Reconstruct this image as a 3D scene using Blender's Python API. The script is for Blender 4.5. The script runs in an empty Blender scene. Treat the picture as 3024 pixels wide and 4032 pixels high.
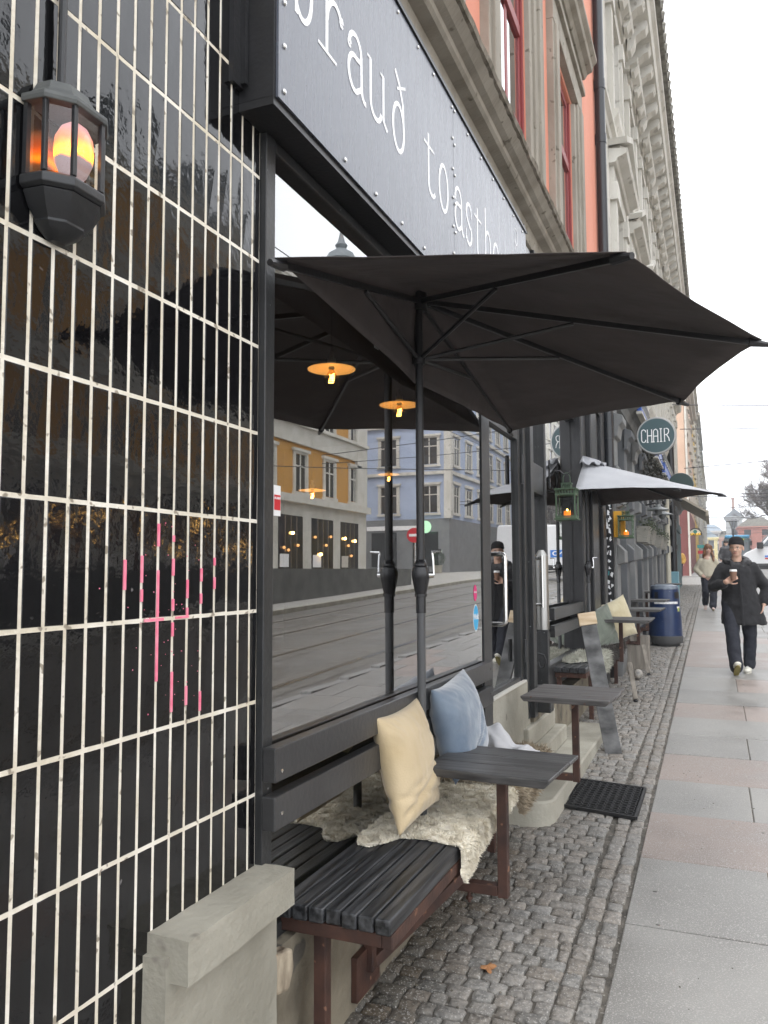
import bpy, bmesh, math, random
import numpy as np
from mathutils import Vector, Matrix, noise
SC = bpy.context.scene
rnd = random.Random(7)
R = math.radians
# ------------------------------------------------------------------ camera, sky, sun, exposure
yaw, pitch, roll = .3902, .0757, -.0043
fw = Vector((-math.sin(yaw)*math.cos(pitch), math.cos(yaw)*math.cos(pitch), math.sin(pitch)))
rt = Vector((math.cos(yaw), math.sin(yaw), 0)); up = rt.cross(fw)
c_, s_ = math.cos(roll), math.sin(roll)
rt, up = c_*rt + s_*up, -s_*rt + c_*up
cam = bpy.data.objects.new('camera', bpy.data.cameras.new('camera'))
SC.collection.objects.link(cam)
mw = Matrix((rt, up, -fw)).transposed().to_4x4(); mw.translation = Vector((1.2, 0, 1.6))
cam.matrix_world = mw
cam.data.sensor_fit = 'HORIZONTAL'; cam.data.sensor_width = 36; cam.data.lens = 36*800.17/768
cam.data.clip_start = .02; cam.data.clip_end = 3000
SC.camera = cam
SUN_EL, SUN_ROT = R(58), R(195)
w = bpy.data.worlds.new('World'); SC.world = w; w.use_nodes = True
nt = w.node_tree; bg = nt.nodes['Background']
sky = nt.nodes.new('ShaderNodeTexSky'); sky.sky_type = 'NISHITA'; sky.sun_disc = False
sky.sun_elevation = SUN_EL; sky.sun_rotation = SUN_ROT; sky.dust_density = 3.5; sky.air_density = 1.2
hs = nt.nodes.new('ShaderNodeHueSaturation'); hs.inputs['Saturation'].default_value = .08
mx = nt.nodes.new('ShaderNodeMixRGB'); mx.inputs[0].default_value = .6; mx.inputs[2].default_value = (12.0, 12.35, 13.0, 1)
nt.links.new(sky.outputs[0], hs.inputs['Color']); nt.links.new(hs.outputs[0], mx.inputs[1]); nt.links.new(mx.outputs[0], bg.inputs[0])
bg.inputs[1].default_value = .15
sl = bpy.data.lights.new('sun', 'SUN'); sl.energy = .9; sl.angle = R(25); sl.color = (1, .97, .93)
so = bpy.data.objects.new('sun', sl); SC.collection.objects.link(so)
sd = Vector((math.sin(SUN_ROT)*math.cos(SUN_EL), math.cos(SUN_ROT)*math.cos(SUN_EL), math.sin(SUN_EL)))
so.rotation_euler = sd.to_track_quat('Z', 'Y').to_euler()
SC.view_settings.view_transform = 'Standard'; SC.view_settings.look = 'None'
SC.view_settings.exposure = .97; SC.view_settings.gamma = 1
# ------------------------------------------------------------------ helpers
def gz(y): return .033*y if y < 40 else 1.32 + .015*(y-40)
class MB:
    def __init__(s): s.v = []; s.f = []; s.c = {}
    def add(s, vs, fs, M=None):
        n = len(s.v)
        s.v += [tuple(M @ Vector(p)) if M else tuple(p) for p in vs]
        s.f += [tuple(n+i for i in f) for f in fs]; return s
    def box(s, x0, x1, y0, y1, z0, z1, M=None):
        return s.add([(x0,y0,z0),(x1,y0,z0),(x1,y1,z0),(x0,y1,z0),(x0,y0,z1),(x1,y0,z1),(x1,y1,z1),(x0,y1,z1)],
                     [(3,2,1,0),(4,5,6,7),(0,1,5,4),(1,2,6,5),(2,3,7,6),(3,0,4,7)], M)
    def bar(s, a, b, wd, ht, upv=(0,0,1)):
        a = Vector(a); b = Vector(b); d = (b-a); L = d.length; d.normalize()
        sx = d.cross(Vector(upv))
        if sx.length < 1e-4: sx = d.cross(Vector((0,1,0)))
        sx.normalize(); uz = sx.cross(d)
        M = Matrix((sx, d, uz)).transposed().to_4x4(); M.translation = a
        return s.box(-wd/2, wd/2, 0, L, -ht/2, ht/2, M)
    def tube(s, pts, r, n=10, cap=True):
        pts = [Vector(p) for p in pts]; rs = r if isinstance(r, (list, tuple)) else [r]*len(pts)
        vs = []; fs = []; prev = None
        for i, p in enumerate(pts):
            t = (pts[min(i+1, len(pts)-1)] - pts[max(i-1, 0)]).normalized()
            if prev is None:
                a = Vector((0,0,1)) if abs(t.z) < .9 else Vector((1,0,0)); u = t.cross(a).normalized()
            else: u = (prev - t*prev.dot(t)).normalized()
            prev = u; v = t.cross(u)
            vs += [p + (u*math.cos(2*math.pi*k/n) + v*math.sin(2*math.pi*k/n))*rs[i] for k in range(n)]
        for i in range(len(pts)-1):
            for k in range(n): fs.append((i*n+k, i*n+(k+1)%n, (i+1)*n+(k+1)%n, (i+1)*n+k))
        if cap: fs.append(tuple(reversed(range(n)))); fs.append(tuple((len(pts)-1)*n+k for k in range(n)))
        return s.add(vs, fs)
    def lathe(s, prof, loc=(0,0,0), n=24, M=None, a0=0, sx=1, sy=1):
        vs = []; fs = []
        for r, z in prof: vs += [(loc[0]+r*sx*math.cos(a0+2*math.pi*k/n), loc[1]+r*sy*math.sin(a0+2*math.pi*k/n), loc[2]+z) for k in range(n)]
        for i in range(len(prof)-1):
            for k in range(n): fs.append((i*n+k, i*n+(k+1)%n, (i+1)*n+(k+1)%n, (i+1)*n+k))
        fs.append(tuple(reversed(range(n)))); fs.append(tuple((len(prof)-1)*n+k for k in range(n)))
        return s.add(vs, fs, M)
    def ball(s, c, r, n=12, m=8, sx=1, sy=1, sz=1, M=None):
        prof = [(max(1e-4, r*math.sin(math.pi*i/m)), -r*math.cos(math.pi*i/m)*sz) for i in range(m+1)]
        return s.lathe(prof, c, n, M, 0, sx, sy)
    def prism(s, poly, a, b, ax='y', M=None):
        # poly in the two other axes, extruded along ax from a to b
        n = len(poly)
        def P(p, t): return {'y': (p[0], t, p[1]), 'x': (t, p[0], p[1]), 'z': (p[0], p[1], t)}[ax]
        vs = [P(p, a) for p in poly] + [P(p, b) for p in poly]
        fs = [tuple(range(n)), tuple(reversed(range(n, 2*n)))] + [(i, n+i, n+(i+1)%n, (i+1)%n) for i in range(n)]
        return s.add(vs, fs, M)
    def ribbon(s, pts, wd, t, fr):
        """flat stroke of width wd, thickness t in the plane frame fr=(origin,u,v,n); pts 2D, optional width third"""
        o, u, v, n = [Vector(q) for q in fr]; vs = []; fs = []; s.nr = getattr(s, 'nr', 0)+1; t = t+.00025*s.nr
        m = len(pts)
        for i in range(m):
            p = Vector(pts[i][:2]); a = Vector(pts[max(i-1, 0)][:2]); b = Vector(pts[min(i+1, m-1)][:2])
            d = (b-a).normalized() if (b-a).length > 0 else Vector((1, 0)); k = Vector((-d.y, d.x))*(wd*(pts[i][2] if len(pts[i]) > 2 else 1))/2
            for q, h in ((p+k, 0), (p-k, 0), (p+k, t), (p-k, t)): vs.append(o + u*q.x + v*q.y + n*h)
        for i in range(m-1):
            A = 4*i; B = 4*i+4
            fs += [(A+2, A+3, B+3, B+2), (A, B, B+1, A+1), (A, A+2, B+2, B), (A+1, B+1, B+3, A+3)]
        fs += [(0, 1, 3, 2), (4*m-4, 4*m-2, 4*m-1, 4*m-3)]
        return s.add(vs, fs)
WL = {}
def wloc(o):
    return WL.get(o.name, Vector((0,0,0))) if o else Vector((0,0,0))
def obj(name, mb, m, parent=None, bevel=0, smooth=False, seg=2, fixn=True):
    me = bpy.data.meshes.new(name); o = bpy.data.objects.new(name, me)
    off = wloc(parent)
    me.from_pydata([(p[0]-off.x, p[1]-off.y, p[2]-off.z) for p in mb.v], [], mb.f)
    if fixn:
        bm = bmesh.new(); bm.from_mesh(me); bmesh.ops.recalc_face_normals(bm, faces=bm.faces); bm.to_mesh(me); bm.free()
    if isinstance(m, (list, tuple)):
        for q in m: me.materials.append(q)
    elif m: me.materials.append(m)
    if smooth:
        me.polygons.foreach_set('use_smooth', [True]*len(me.polygons))
        try: me.set_sharp_from_angle(angle=R(35 if smooth is True else smooth))
        except Exception: pass
    if bevel:
        b = o.modifiers.new('bevel', 'BEVEL'); b.width = bevel; b.segments = seg; b.limit_method = 'ANGLE'; b.angle_limit = R(40)
    SC.collection.objects.link(o)
    if parent: o.parent = parent
    WL[o.name] = off
    return o
def thing(name, loc, label, cat, group=None):
    o = bpy.data.objects.new(name, None); o.location = loc; SC.collection.objects.link(o); o.empty_display_size = .1
    WL[o.name] = Vector(loc); return tag(o, label, cat, group)
def tag(o, label, cat, group=None, kind=None):
    if label: o['label'] = label
    if cat: o['category'] = cat
    if group: o['group'] = group
    if kind: o['kind'] = kind
    return o
def struct(name, mb, m, **k):
    o = obj(name, mb, m, **k); o['kind'] = 'structure'; return o
def copy_tree(o, parent=None, off=None):
    c = o.copy(); SC.collection.objects.link(c); c.parent = parent
    if parent is None and off is not None: c.location = Vector(o.location) + Vector(off)
    WL[c.name] = wloc(o) + Vector(off if off is not None else (0,0,0))
    for ch in list(o.children): copy_tree(ch, c, off)
    return c
# ------------------------------------------------------------------ materials
def mat(name, col, rough=.6, metal=0, col2=None, vs=4, bump=0, bs=40, stretch=(1,1,1), fac=(.35,.65), detail=5, spec=.5, emit=None, es=0, rough2=None, dist=.01, coat=0, sheen=0, speck=None, attr=None, bump2=None):
    m = bpy.data.materials.new(name); m.use_nodes = True; n = m.node_tree.nodes; l = m.node_tree.links; b = n['Principled BSDF']
    b.inputs['Base Color'].default_value = (*col, 1); b.inputs['Roughness'].default_value = rough; b.inputs['Metallic'].default_value = metal
    b.inputs['Specular IOR Level'].default_value = spec; b.inputs['Coat Weight'].default_value = coat; b.inputs['Sheen Weight'].default_value = sheen
    tc = n.new('ShaderNodeTexCoord'); mp = n.new('ShaderNodeMapping'); mp.inputs['Scale'].default_value = stretch; l.new(tc.outputs['Object'], mp.inputs['Vector'])
    src = None
    if col2:
        t = n.new('ShaderNodeTexNoise'); t.inputs['Scale'].default_value = vs; t.inputs['Detail'].default_value = detail; l.new(mp.outputs[0], t.inputs['Vector'])
        r = n.new('ShaderNodeValToRGB'); r.color_ramp.elements[0].position = fac[0]; r.color_ramp.elements[1].position = fac[1]
        r.color_ramp.elements[0].color = (*col, 1); r.color_ramp.elements[1].color = (*col2, 1); l.new(t.outputs['Fac'], r.inputs[0]); src = r.outputs[0]
        if rough2 is not None:
            q = n.new('ShaderNodeMapRange'); q.inputs['From Min'].default_value = fac[0]; q.inputs['From Max'].default_value = fac[1]; q.inputs['To Min'].default_value = rough; q.inputs['To Max'].default_value = rough2
            l.new(t.outputs['Fac'], q.inputs['Value']); l.new(q.outputs[0], b.inputs['Roughness'])
    if attr:
        a = n.new('ShaderNodeAttribute'); a.attribute_name = attr
        if src:
            x = n.new('ShaderNodeMixRGB'); x.blend_type = 'MULTIPLY'; x.inputs[0].default_value = 1; l.new(src, x.inputs[1]); l.new(a.outputs['Color'], x.inputs[2]); src = x.outputs[0]
        else: src = a.outputs['Color']
    if speck:   # (scale, colour, amount)
        t = n.new('ShaderNodeTexNoise'); t.inputs['Scale'].default_value = speck[0]; t.inputs['Detail'].default_value = 2; l.new(tc.outputs['Object'], t.inputs['Vector'])
        r = n.new('ShaderNodeValToRGB'); r.color_ramp.elements[0].position = 1-speck[2]; r.color_ramp.elements[1].position = min(1, 1.04-speck[2])
        r.color_ramp.elements[0].color = (0,0,0,1); r.color_ramp.elements[1].color = (1,1,1,1); l.new(t.outputs['Fac'], r.inputs[0])
        x = n.new('ShaderNodeMixRGB'); l.new(r.outputs[0], x.inputs[0])
        if src: l.new(src, x.inputs[1])
        else: x.inputs[1].default_value = (*col, 1)
        x.inputs[2].default_value = (*speck[1], 1); src = x.outputs[0]
    if src: l.new(src, b.inputs['Base Color'])
    if bump:
        t = n.new('ShaderNodeTexNoise'); t.inputs['Scale'].default_value = bs; t.inputs['Detail'].default_value = 4; l.new(mp.outputs[0], t.inputs['Vector'])
        u = n.new('ShaderNodeBump'); u.inputs['Strength'].default_value = bump; u.inputs['Distance'].default_value = dist; l.new(t.outputs['Fac'], u.inputs['Height']); l.new(u.outputs[0], b.inputs['Normal'])
        if bump2:
            t2 = n.new('ShaderNodeTexNoise'); t2.inputs['Scale'].default_value = bump2[0]; l.new(mp.outputs[0], t2.inputs['Vector'])
            u2 = n.new('ShaderNodeBump'); u2.inputs['Strength'].default_value = bump2[1]; u2.inputs['Distance'].default_value = bump2[2]; l.new(t2.outputs['Fac'], u2.inputs['Height']); l.new(u.outputs[0], u2.inputs['Normal']); l.new(u2.outputs[0], b.inputs['Normal'])
    if emit: b.inputs['Emission Color'].default_value = (*emit, 1); b.inputs['Emission Strength'].default_value = es
    return m
def glass_mat(name, ior=1.8, tint=(.75,.8,.78), rough=.0, wav=.03, add=0):
    m = bpy.data.materials.new(name); m.use_nodes = True; n = m.node_tree.nodes; l = m.node_tree.links
    for q in list(n): n.remove(q)
    o = n.new('ShaderNodeOutputMaterial'); x = n.new('ShaderNodeMixShader'); t = n.new('ShaderNodeBsdfTransparent'); g = n.new('ShaderNodeBsdfGlossy'); f = n.new('ShaderNodeFresnel')
    t.inputs[0].default_value = (*tint, 1); g.inputs['Roughness'].default_value = rough; f.inputs['IOR'].default_value = ior
    tc = n.new('ShaderNodeTexCoord'); ns = n.new('ShaderNodeTexNoise'); ns.inputs['Scale'].default_value = 1.3; ns.inputs['Detail'].default_value = 0
    b = n.new('ShaderNodeBump'); b.inputs['Strength'].default_value = wav; b.inputs['Distance'].default_value = .02
    l.new(tc.outputs['Object'], ns.inputs['Vector']); l.new(ns.outputs['Fac'], b.inputs['Height']); l.new(b.outputs[0], g.inputs['Normal'])
    mm = n.new('ShaderNodeMath'); mm.operation = 'MULTIPLY_ADD'; mm.use_clamp = True; mm.inputs[1].default_value = 1.9; mm.inputs[2].default_value = add; l.new(f.outputs[0], mm.inputs[0]); gg = n.new('ShaderNodeNewGeometry'); sb = n.new('ShaderNodeMath'); sb.operation = 'SUBTRACT'; sb.inputs[0].default_value = 1; l.new(gg.outputs['Backfacing'], sb.inputs[1]); m2 = n.new('ShaderNodeMath'); m2.operation = 'MULTIPLY'; l.new(mm.outputs[0], m2.inputs[0]); l.new(sb.outputs[0], m2.inputs[1]); l.new(m2.outputs[0], x.inputs[0]); l.new(t.outputs[0], x.inputs[1]); l.new(g.outputs[0], x.inputs[2]); l.new(x.outputs[0], o.inputs[0])
    return m
BLK = mat('black_painted_metal', (.010,.010,.011), .35, col2=(.018,.018,.02), vs=6, bump=.12, bs=70)
FRM = mat('dark_grey_frame_paint', (.019,.020,.021), .38, col2=(.030,.031,.032), vs=5, bump=.15, bs=60, speck=(38,(.3,.32,.32),.24))
RAILP = mat('charcoal_painted_board', (.030,.030,.031), .3, col2=(.042,.042,.043), vs=5, bump=.1, bs=50, speck=(30,(.35,.37,.36),.23))
TILE = mat('glossy_black_tile', (.004,.004,.0045), .035, col2=(.006,.006,.007), vs=2, bump=.35, bs=9, dist=.004, rough2=.07, spec=.55, bump2=(45,.12,.002), speck=(22,(.16,.15,.15),.245))
GROUT = mat('cream_grout', (.62,.56,.44), .9, col2=(.80,.76,.67), vs=7, bump=.4, bs=90, speck=(30,(.3,.26,.2),.37))
PINK = mat('pink_spray_paint', (.85,.16,.27), .6, col2=(.9,.3,.4), vs=30)
CONC = mat('weathered_concrete', (.25,.235,.19), .9, col2=(.38,.36,.30), vs=3, bump=.35, bs=45, dist=.012, speck=(9,(.22,.2,.17),.29), detail=9)
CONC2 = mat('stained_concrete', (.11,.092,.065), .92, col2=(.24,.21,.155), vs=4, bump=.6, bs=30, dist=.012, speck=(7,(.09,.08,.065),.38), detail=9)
WOODB = mat('black_stained_wood', (.010,.0105,.0115), .4, col2=(.075,.077,.082), vs=2.2, stretch=(26,1.3,26), bump=.5, bs=3, dist=.005, detail=8, fac=(.38,.72), speck=(30,(.25,.25,.24),.22))
WOODX = mat('black_stained_wood_cross', (.016,.0155,.016), .42, col2=(.10,.097,.095), vs=2.2, stretch=(1.3,26,26), bump=.4, bs=3, dist=.004, detail=7, fac=(.3,.75))
WOODG = mat('grey_weathered_wood', (.17,.15,.125), .8, col2=(.3,.27,.23), vs=3, stretch=(8,8,1), bump=.3, bs=8)
RUST = mat('rusted_red_brown_steel', (.035,.017,.013), .62, col2=(.075,.033,.022), vs=12, bump=.4, bs=60, dist=.004, speck=(20,(.2,.1,.06),.33))
STEEL = mat('brushed_steel', (.62,.61,.59), .22, 1, col2=(.7,.69,.67), vs=3)
CHROME = mat('chrome', (.8,.8,.8), .08, 1)
GLASS = glass_mat('shop_window_glass', 1.75, (.8,.83,.8), wav=.045, add=.24)
GLASS2 = glass_mat('clear_lamp_glass', 1.45, (.95,.93,.9))
GLASS3 = glass_mat('upper_window_glass', 2.6, (.35,.38,.4), wav=.1)
# ------------------------------------------------------------------ ground, pavement, road
def colattr(o, cols):   # one colour per face
    me = o.data; a = me.color_attributes.new('tone', 'FLOAT_COLOR', 'CORNER')
    buf = []
    for p in me.polygons: buf += list(cols[p.index])*p.loop_total
    a.data.foreach_set('color', buf)
GROUND = mat('ground_earth', (.07,.066,.06), .9, col2=(.11,.1,.09), vs=3)
MORTAR = mat('dark_joint_sand', (.06,.054,.045), .95, col2=(.14,.125,.105), vs=14, bump=.8, bs=60, speck=(60,(.3,.28,.25),.36))
SETT = mat('granite_sett', (.7,.7,.7), .62, col2=(1.15,1.13,1.1), vs=45, bump=.9, bs=70, dist=.006, attr='tone', speck=(140,(.36,.345,.32),.4), bump2=(22,.9,.012), rough2=.8, detail=8)
SLAB = mat('granite_slab', (.74,.73,.71), .34, col2=(1.14,1.14,1.13), vs=2.4, bump=.35, bs=180, dist=.003, attr='tone', speck=(170,(.36,.34,.32),.43), rough2=.62, fac=(.3,.65), detail=8)
ASPH = mat('wet_asphalt', (.11,.105,.095), .35, col2=(.17,.16,.145), vs=1.3, bump=.5, bs=120, rough2=.65, dist=.004)
RAILM = mat('worn_rail_steel', (.45,.44,.42), .25, 1)
PLAZA = mat('pale_plaza_paving', (.30,.285,.25), .6, col2=(.34,.33,.31), vs=3, bump=.4, bs=30)
g = MB(); ys = [-30, 0, 40, 120, 400, 450]
for i, y in enumerate(ys):
    for x in (-120, 120): g.v.append((x, y, gz(y)-.03 if y < 401 else gz(400)-.03))
for i in range(len(ys)-1): g.f.append((2*i, 2*i+1, 2*i+3, 2*i+2))
struct('ground', g, GROUND, fixn=False)
def strip(name, x0, x1, y0, y1, dz, m, dy=2.0):
    b = MB(); n = max(1, int((y1-y0)/dy)); 
    for i in range(n+1):
        y = y0+(y1-y0)*i/n; b.v += [(x0, y, gz(y)+dz), (x1, y, gz(y)+dz)]
    b.f = [(2*i, 2*i+1, 2*i+3, 2*i+2) for i in range(n)]
    return struct(name, b, m, fixn=False)
strip('joint_bed', -.3, .80, -2, 33, -.004, MORTAR)
def setts():
    b = MB(); cols = []
    def stone(x0, x1, y0, y1):
        j = lambda a: rnd.uniform(-a, a)
        h = rnd.uniform(-.002, .004); zc = gz((y0+y1)/2)
        c = [(x0+j(.006), y0+j(.006)), (x1+j(.006), y0+j(.006)), (x1+j(.006), y1+j(.006)), (x0+j(.006), y1+j(.006))]
        cx = sum(p[0] for p in c)/4; cy = sum(p[1] for p in c)/4
        vs = []
        ring = []
        for k in range(4):
            p, q = c[k], c[(k+1)%4]
            # corners cut, mid edge point
            a = (p[0]*.93+q[0]*.07, p[1]*.93+q[1]*.07); m_ = ((p[0]+q[0])/2+j(.003), (p[1]+q[1])/2+j(.003)); e = (p[0]*.07+q[0]*.93, p[1]*.07+q[1]*.93)
            ring += [a, m_, e]
        n = len(ring); tx, ty = j(.035), j(.035)
        top = lambda p, z: (p[0], p[1], zc+.033*(p[1]-cy)+z+h+tx*(p[0]-cx)+ty*(p[1]-cy))
        for p in ring: vs.append(top(p, -.02))
        for p in ring: vs.append(top((cx+(p[0]-cx)*1.0, cy+(p[1]-cy)*1.0), -.001))
        for p in ring: vs.append(top((cx+(p[0]-cx)*.93, cy+(p[1]-cy)*.92), .0048+j(.0012)))
        for p in ring: vs.append(top((cx+(p[0]-cx)*.5, cy+(p[1]-cy)*.5), .0068+j(.0028)))
        vs.append(top((cx, cy), .007+j(.003)))
        fs = [(l*n+k, l*n+(k+1)%n, (l+1)*n+(k+1)%n, (l+1)*n+k) for l in range(3) for k in range(n)] + [(3*n+k, 3*n+(k+1)%n, 4*n) for k in range(n)]
        b.add(vs, fs)
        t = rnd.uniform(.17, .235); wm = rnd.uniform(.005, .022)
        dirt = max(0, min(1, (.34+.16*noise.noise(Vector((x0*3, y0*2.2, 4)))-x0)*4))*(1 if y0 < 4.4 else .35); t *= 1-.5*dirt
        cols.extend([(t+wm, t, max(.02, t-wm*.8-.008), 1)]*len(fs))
    y = .6
    while y < 33:
        dy = rnd.uniform(.068, .088) if y < 16 else .12
        x = -.28+rnd.uniform(0, .05)
        if y < 2: x = -.1
        xe = .625+.02*math.sin(y*.9)
        while x < xe-.03:
            dx = rnd.uniform(.062, .115)
            if x+dx > xe-.04: dx = xe-x
            stone(x+.003, x+dx-.004, y+.003, y+dy-.003); x += dx
        y += dy
    for k in range(2):     # two courses laid lengthwise along the slabs
        y = .6
        x0 = .632+k*.079
        while y < 33:
            dy = rnd.uniform(.09, .135); stone(x0+.003, x0+.072, y+.004, y+dy-.005); y += dy
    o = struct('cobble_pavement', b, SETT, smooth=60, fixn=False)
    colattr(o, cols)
setts()
def slabs():
    b = MB(); cols = []
    strip('slab_bed', .8, 3.0, -2, 33, -.004, MORTAR)
    ysl = [-.5, .15, .82, 1.5, 2.21, 2.93, 3.62, 4.385, 5.13, 5.846, 6.563, 7.238, 7.945, 8.655, 9.434, 10.32, 11.18, 11.96, 12.81, 13.95]
    while ysl[-1] < 33: ysl.append(ysl[-1]+rnd.uniform(.72, .98))
    pinks = {4.385: 0, 5.846: 0, 7.945: 0}
    for i in range(len(ysl)-1):
        y0, y1 = ysl[i], ysl[i+1]
        xs = [.8, 1.39, 2.02, 2.72, 3.0] if i % 2 == 0 else [.8, 1.98, 2.45, 3.0]
        if y0 in (5.13, 6.563, 7.945, 9.434): xs = [.8, 1.39+.03*math.sin(y0), 2.05, 2.72, 3.0]
        if y0 in (4.385, 5.846, 7.238, 8.655): xs = [.8, 1.98, 2.45, 3.0]
        for k in range(len(xs)-1):
            x0, x1 = xs[k]+.003, xs[k+1]-.003; a, e = y0+.003, y1-.003; h = rnd.uniform(-.0015, .0015)
            pink = (k == 0 and (y0 in pinks or (y0 > 11 and rnd.random() < .33))) or (k > 0 and rnd.random() < .14)
            t = rnd.uniform(.21, .26)
            c = (t*1.10, t*.90, t*.80, 1) if pink else (t*1.01, t*.985, t*.93, 1)
            q = .004
            vs = [(x0,a,gz(a)-.02),(x1,a,gz(a)-.02),(x1,e,gz(e)-.02),(x0,e,gz(e)-.02)]
            vs += [(x0,a,gz(a)+h),(x1,a,gz(a)+h),(x1,e,gz(e)+h),(x0,e,gz(e)+h)]
            vs += [(x0+q,a+q,gz(a)+h+.003),(x1-q,a+q,gz(a)+h+.003),(x1-q,e-q,gz(e)+h+.003),(x0+q,e-q,gz(e)+h+.003)]
            fs = [(8,9,10,11)] + [(l*4+m_, l*4+(m_+1)%4, (l+1)*4+(m_+1)%4, (l+1)*4+m_) for l in (0,1) for m_ in range(4)]
            b.add(vs, fs); cols.extend([c]*len(fs))
    o = struct('sidewalk', b, SLAB, fixn=False); colattr(o, cols)
slabs()
kb = MB(); n = 60
for i in range(n):
    y = -4+i*1.0
    if 33 <= y < 36 or y > 56: continue
    kb.box(3.0, 3.14, y+.004, y+.996, gz(y)-.13, gz(y+.5)+.012)
struct('kerb', kb, mat('kerb_granite', (.22,.22,.21), .6, col2=(.32,.31,.3), vs=30, bump=.3, bs=90), bevel=.01)
strip('road', 3.14, 9.2, -20, 400, -.10+.075, ASPH)
strip('side_street', -60, 3.14, 33.0, 41.5, -.018, mat('pale_crossing_paving', (.22,.215,.2), .45, col2=(.3,.29,.27), vs=2, bump=.3, bs=40, rough2=.6))
strip('far_pavement', -1, 3.14, 41.5, 400, .004, mat('far_slab_paving', (.24,.235,.22), .5, col2=(.3,.29,.28), vs=1.2))
for i, x in enumerate((3.62, 5.05, 6.55, 7.98)):
    for k, (a, c) in enumerate(((0, .055), (.085, .105))):
        strip('tram_rail', x+a, x+c, -20, 200, -.016, RAILM)
    strip('rail_groove', x+.055, x+.085, -20, 200, -.019, BLK)
    strip('rail_bed', x-.25, x+.35, -20, 200, -.0215, mat('rail_bed_concrete', (.13,.12,.105), .6, col2=(.18,.17,.15), vs=6, bump=.3, bs=50))
strip('plaza', 9.2, 60, -20, 300, .08, PLAZA)
b = MB(); b.prism([(9.05, 0), (9.2, 0), (9.2, .12), (9.05, .12)], -20, 40); 
for i, v in enumerate(b.v): b.v[i] = (v[0], v[1], v[2]+gz(v[1])-.03)
struct('far_kerb', b, CONC)
# ------------------------------------------------------------------ tiled wall on the left
Y0, W_, Z0, H_ = 1.9298, .05712, 2.2538, .25332
wall = thing('tiled_wall', (0, 1, 0), 'wall of tall glossy black tiles with cream joints at the left edge of the cafe', 'wall')
b = MB(); b.box(-.25, -.0009, -2.5, 1.968, -.1, 4.4); obj('joint_grid', b, GROUT, wall)
b = MB(); tr = random.Random(3)
rag = lambda: tr.uniform(-.0007, .0007)
for j in range(-60, 1):
    for k in range(-10, 9):
        y0 = Y0+j*W_+.0037; y1 = Y0+(j+1)*W_-.0037; z0 = Z0+k*H_+.0043; z1 = z0+H_-.0086
        if j == 0: y1 = 1.9675
        if z1 < -.05: continue
        q = .0022; t = [tr.uniform(-.0007, .0007) for _ in range(4)]
        v = [(-.008, y0, z0), (-.008, y1, z0), (-.008, y1, z1), (-.008, y0, z1)]
        m0 = [(-.0012, y0+rag(), z0+rag()), (-.0012, y1+rag(), z0+rag()), (-.0012, y1+rag(), z1+rag()), (-.0012, y0+rag(), z1+rag())]
        m1 = [(t[0], y0+q, z0+q), (t[1], y1-q, z0+q), (t[2], y1-q, z1-q), (t[3], y0+q, z1-q)]
        b.add(v+m0+m1, [(8,9,10,11)]+[(l*4+m_, l*4+(m_+1)%4, (l+1)*4+(m_+1)%4, (l+1)*4+m_) for l in (0,1) for m_ in range(4)])
obj('glossy_tiles', b, TILE, wall)
# pink paint sprayed over the joints
b = MB(); yj = lambda j: Y0+j*W_
def pk(j, za, zb, wd=.0080): b.box(-.004, .0016, yj(j)-wd/2+rag(), yj(j)+wd/2+rag(), za, zb)
def zc(row, t): return Z0+(row-t)*H_      # below joint row
for j, row, a, e in ((-9,-2,.46,.72),(-8,-2,.42,.66),(-8,-2,.72,.83),(-7,-2,.12,.33),(-7,-2,.55,.98),(-7,-3,.0,.56),(-6,-2,.22,.28),(-6,-2,.44,.6),(-6,-2,.82,.93),
        (-6,-3,.04,.17),(-6,-3,.5,.87),(-5,-2,.64,.82),(-5,-2,.91,1.0),(-5,-3,.66,.84),(-4,-2,.53,.66),(-4,-2,.78,.88),(-4,-3,.74,.93),(-3,-2,.42,.5),(-3,-2,.62,.74)):
    pk(j, zc(row, e), zc(row, a))
b.box(-.004, .0018, yj(-7.8), yj(-6.6), Z0-3*H_-.0035, Z0-3*H_+.003); b.box(-.004, .0018, yj(-5.8), yj(-4.9), Z0-3*H_-.002, Z0-3*H_+.003)
for _ in range(50):
    y = tr.gauss(yj(-6.3), .08); z = tr.gauss(Z0-2.9*H_, .14); s_z = tr.uniform(.0004, .0012); b.box(-.001, .0013, y-s_z, y+s_z, z-s_z, z+s_z*1.5)
obj('spray_paint', b, PINK, wall)
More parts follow.
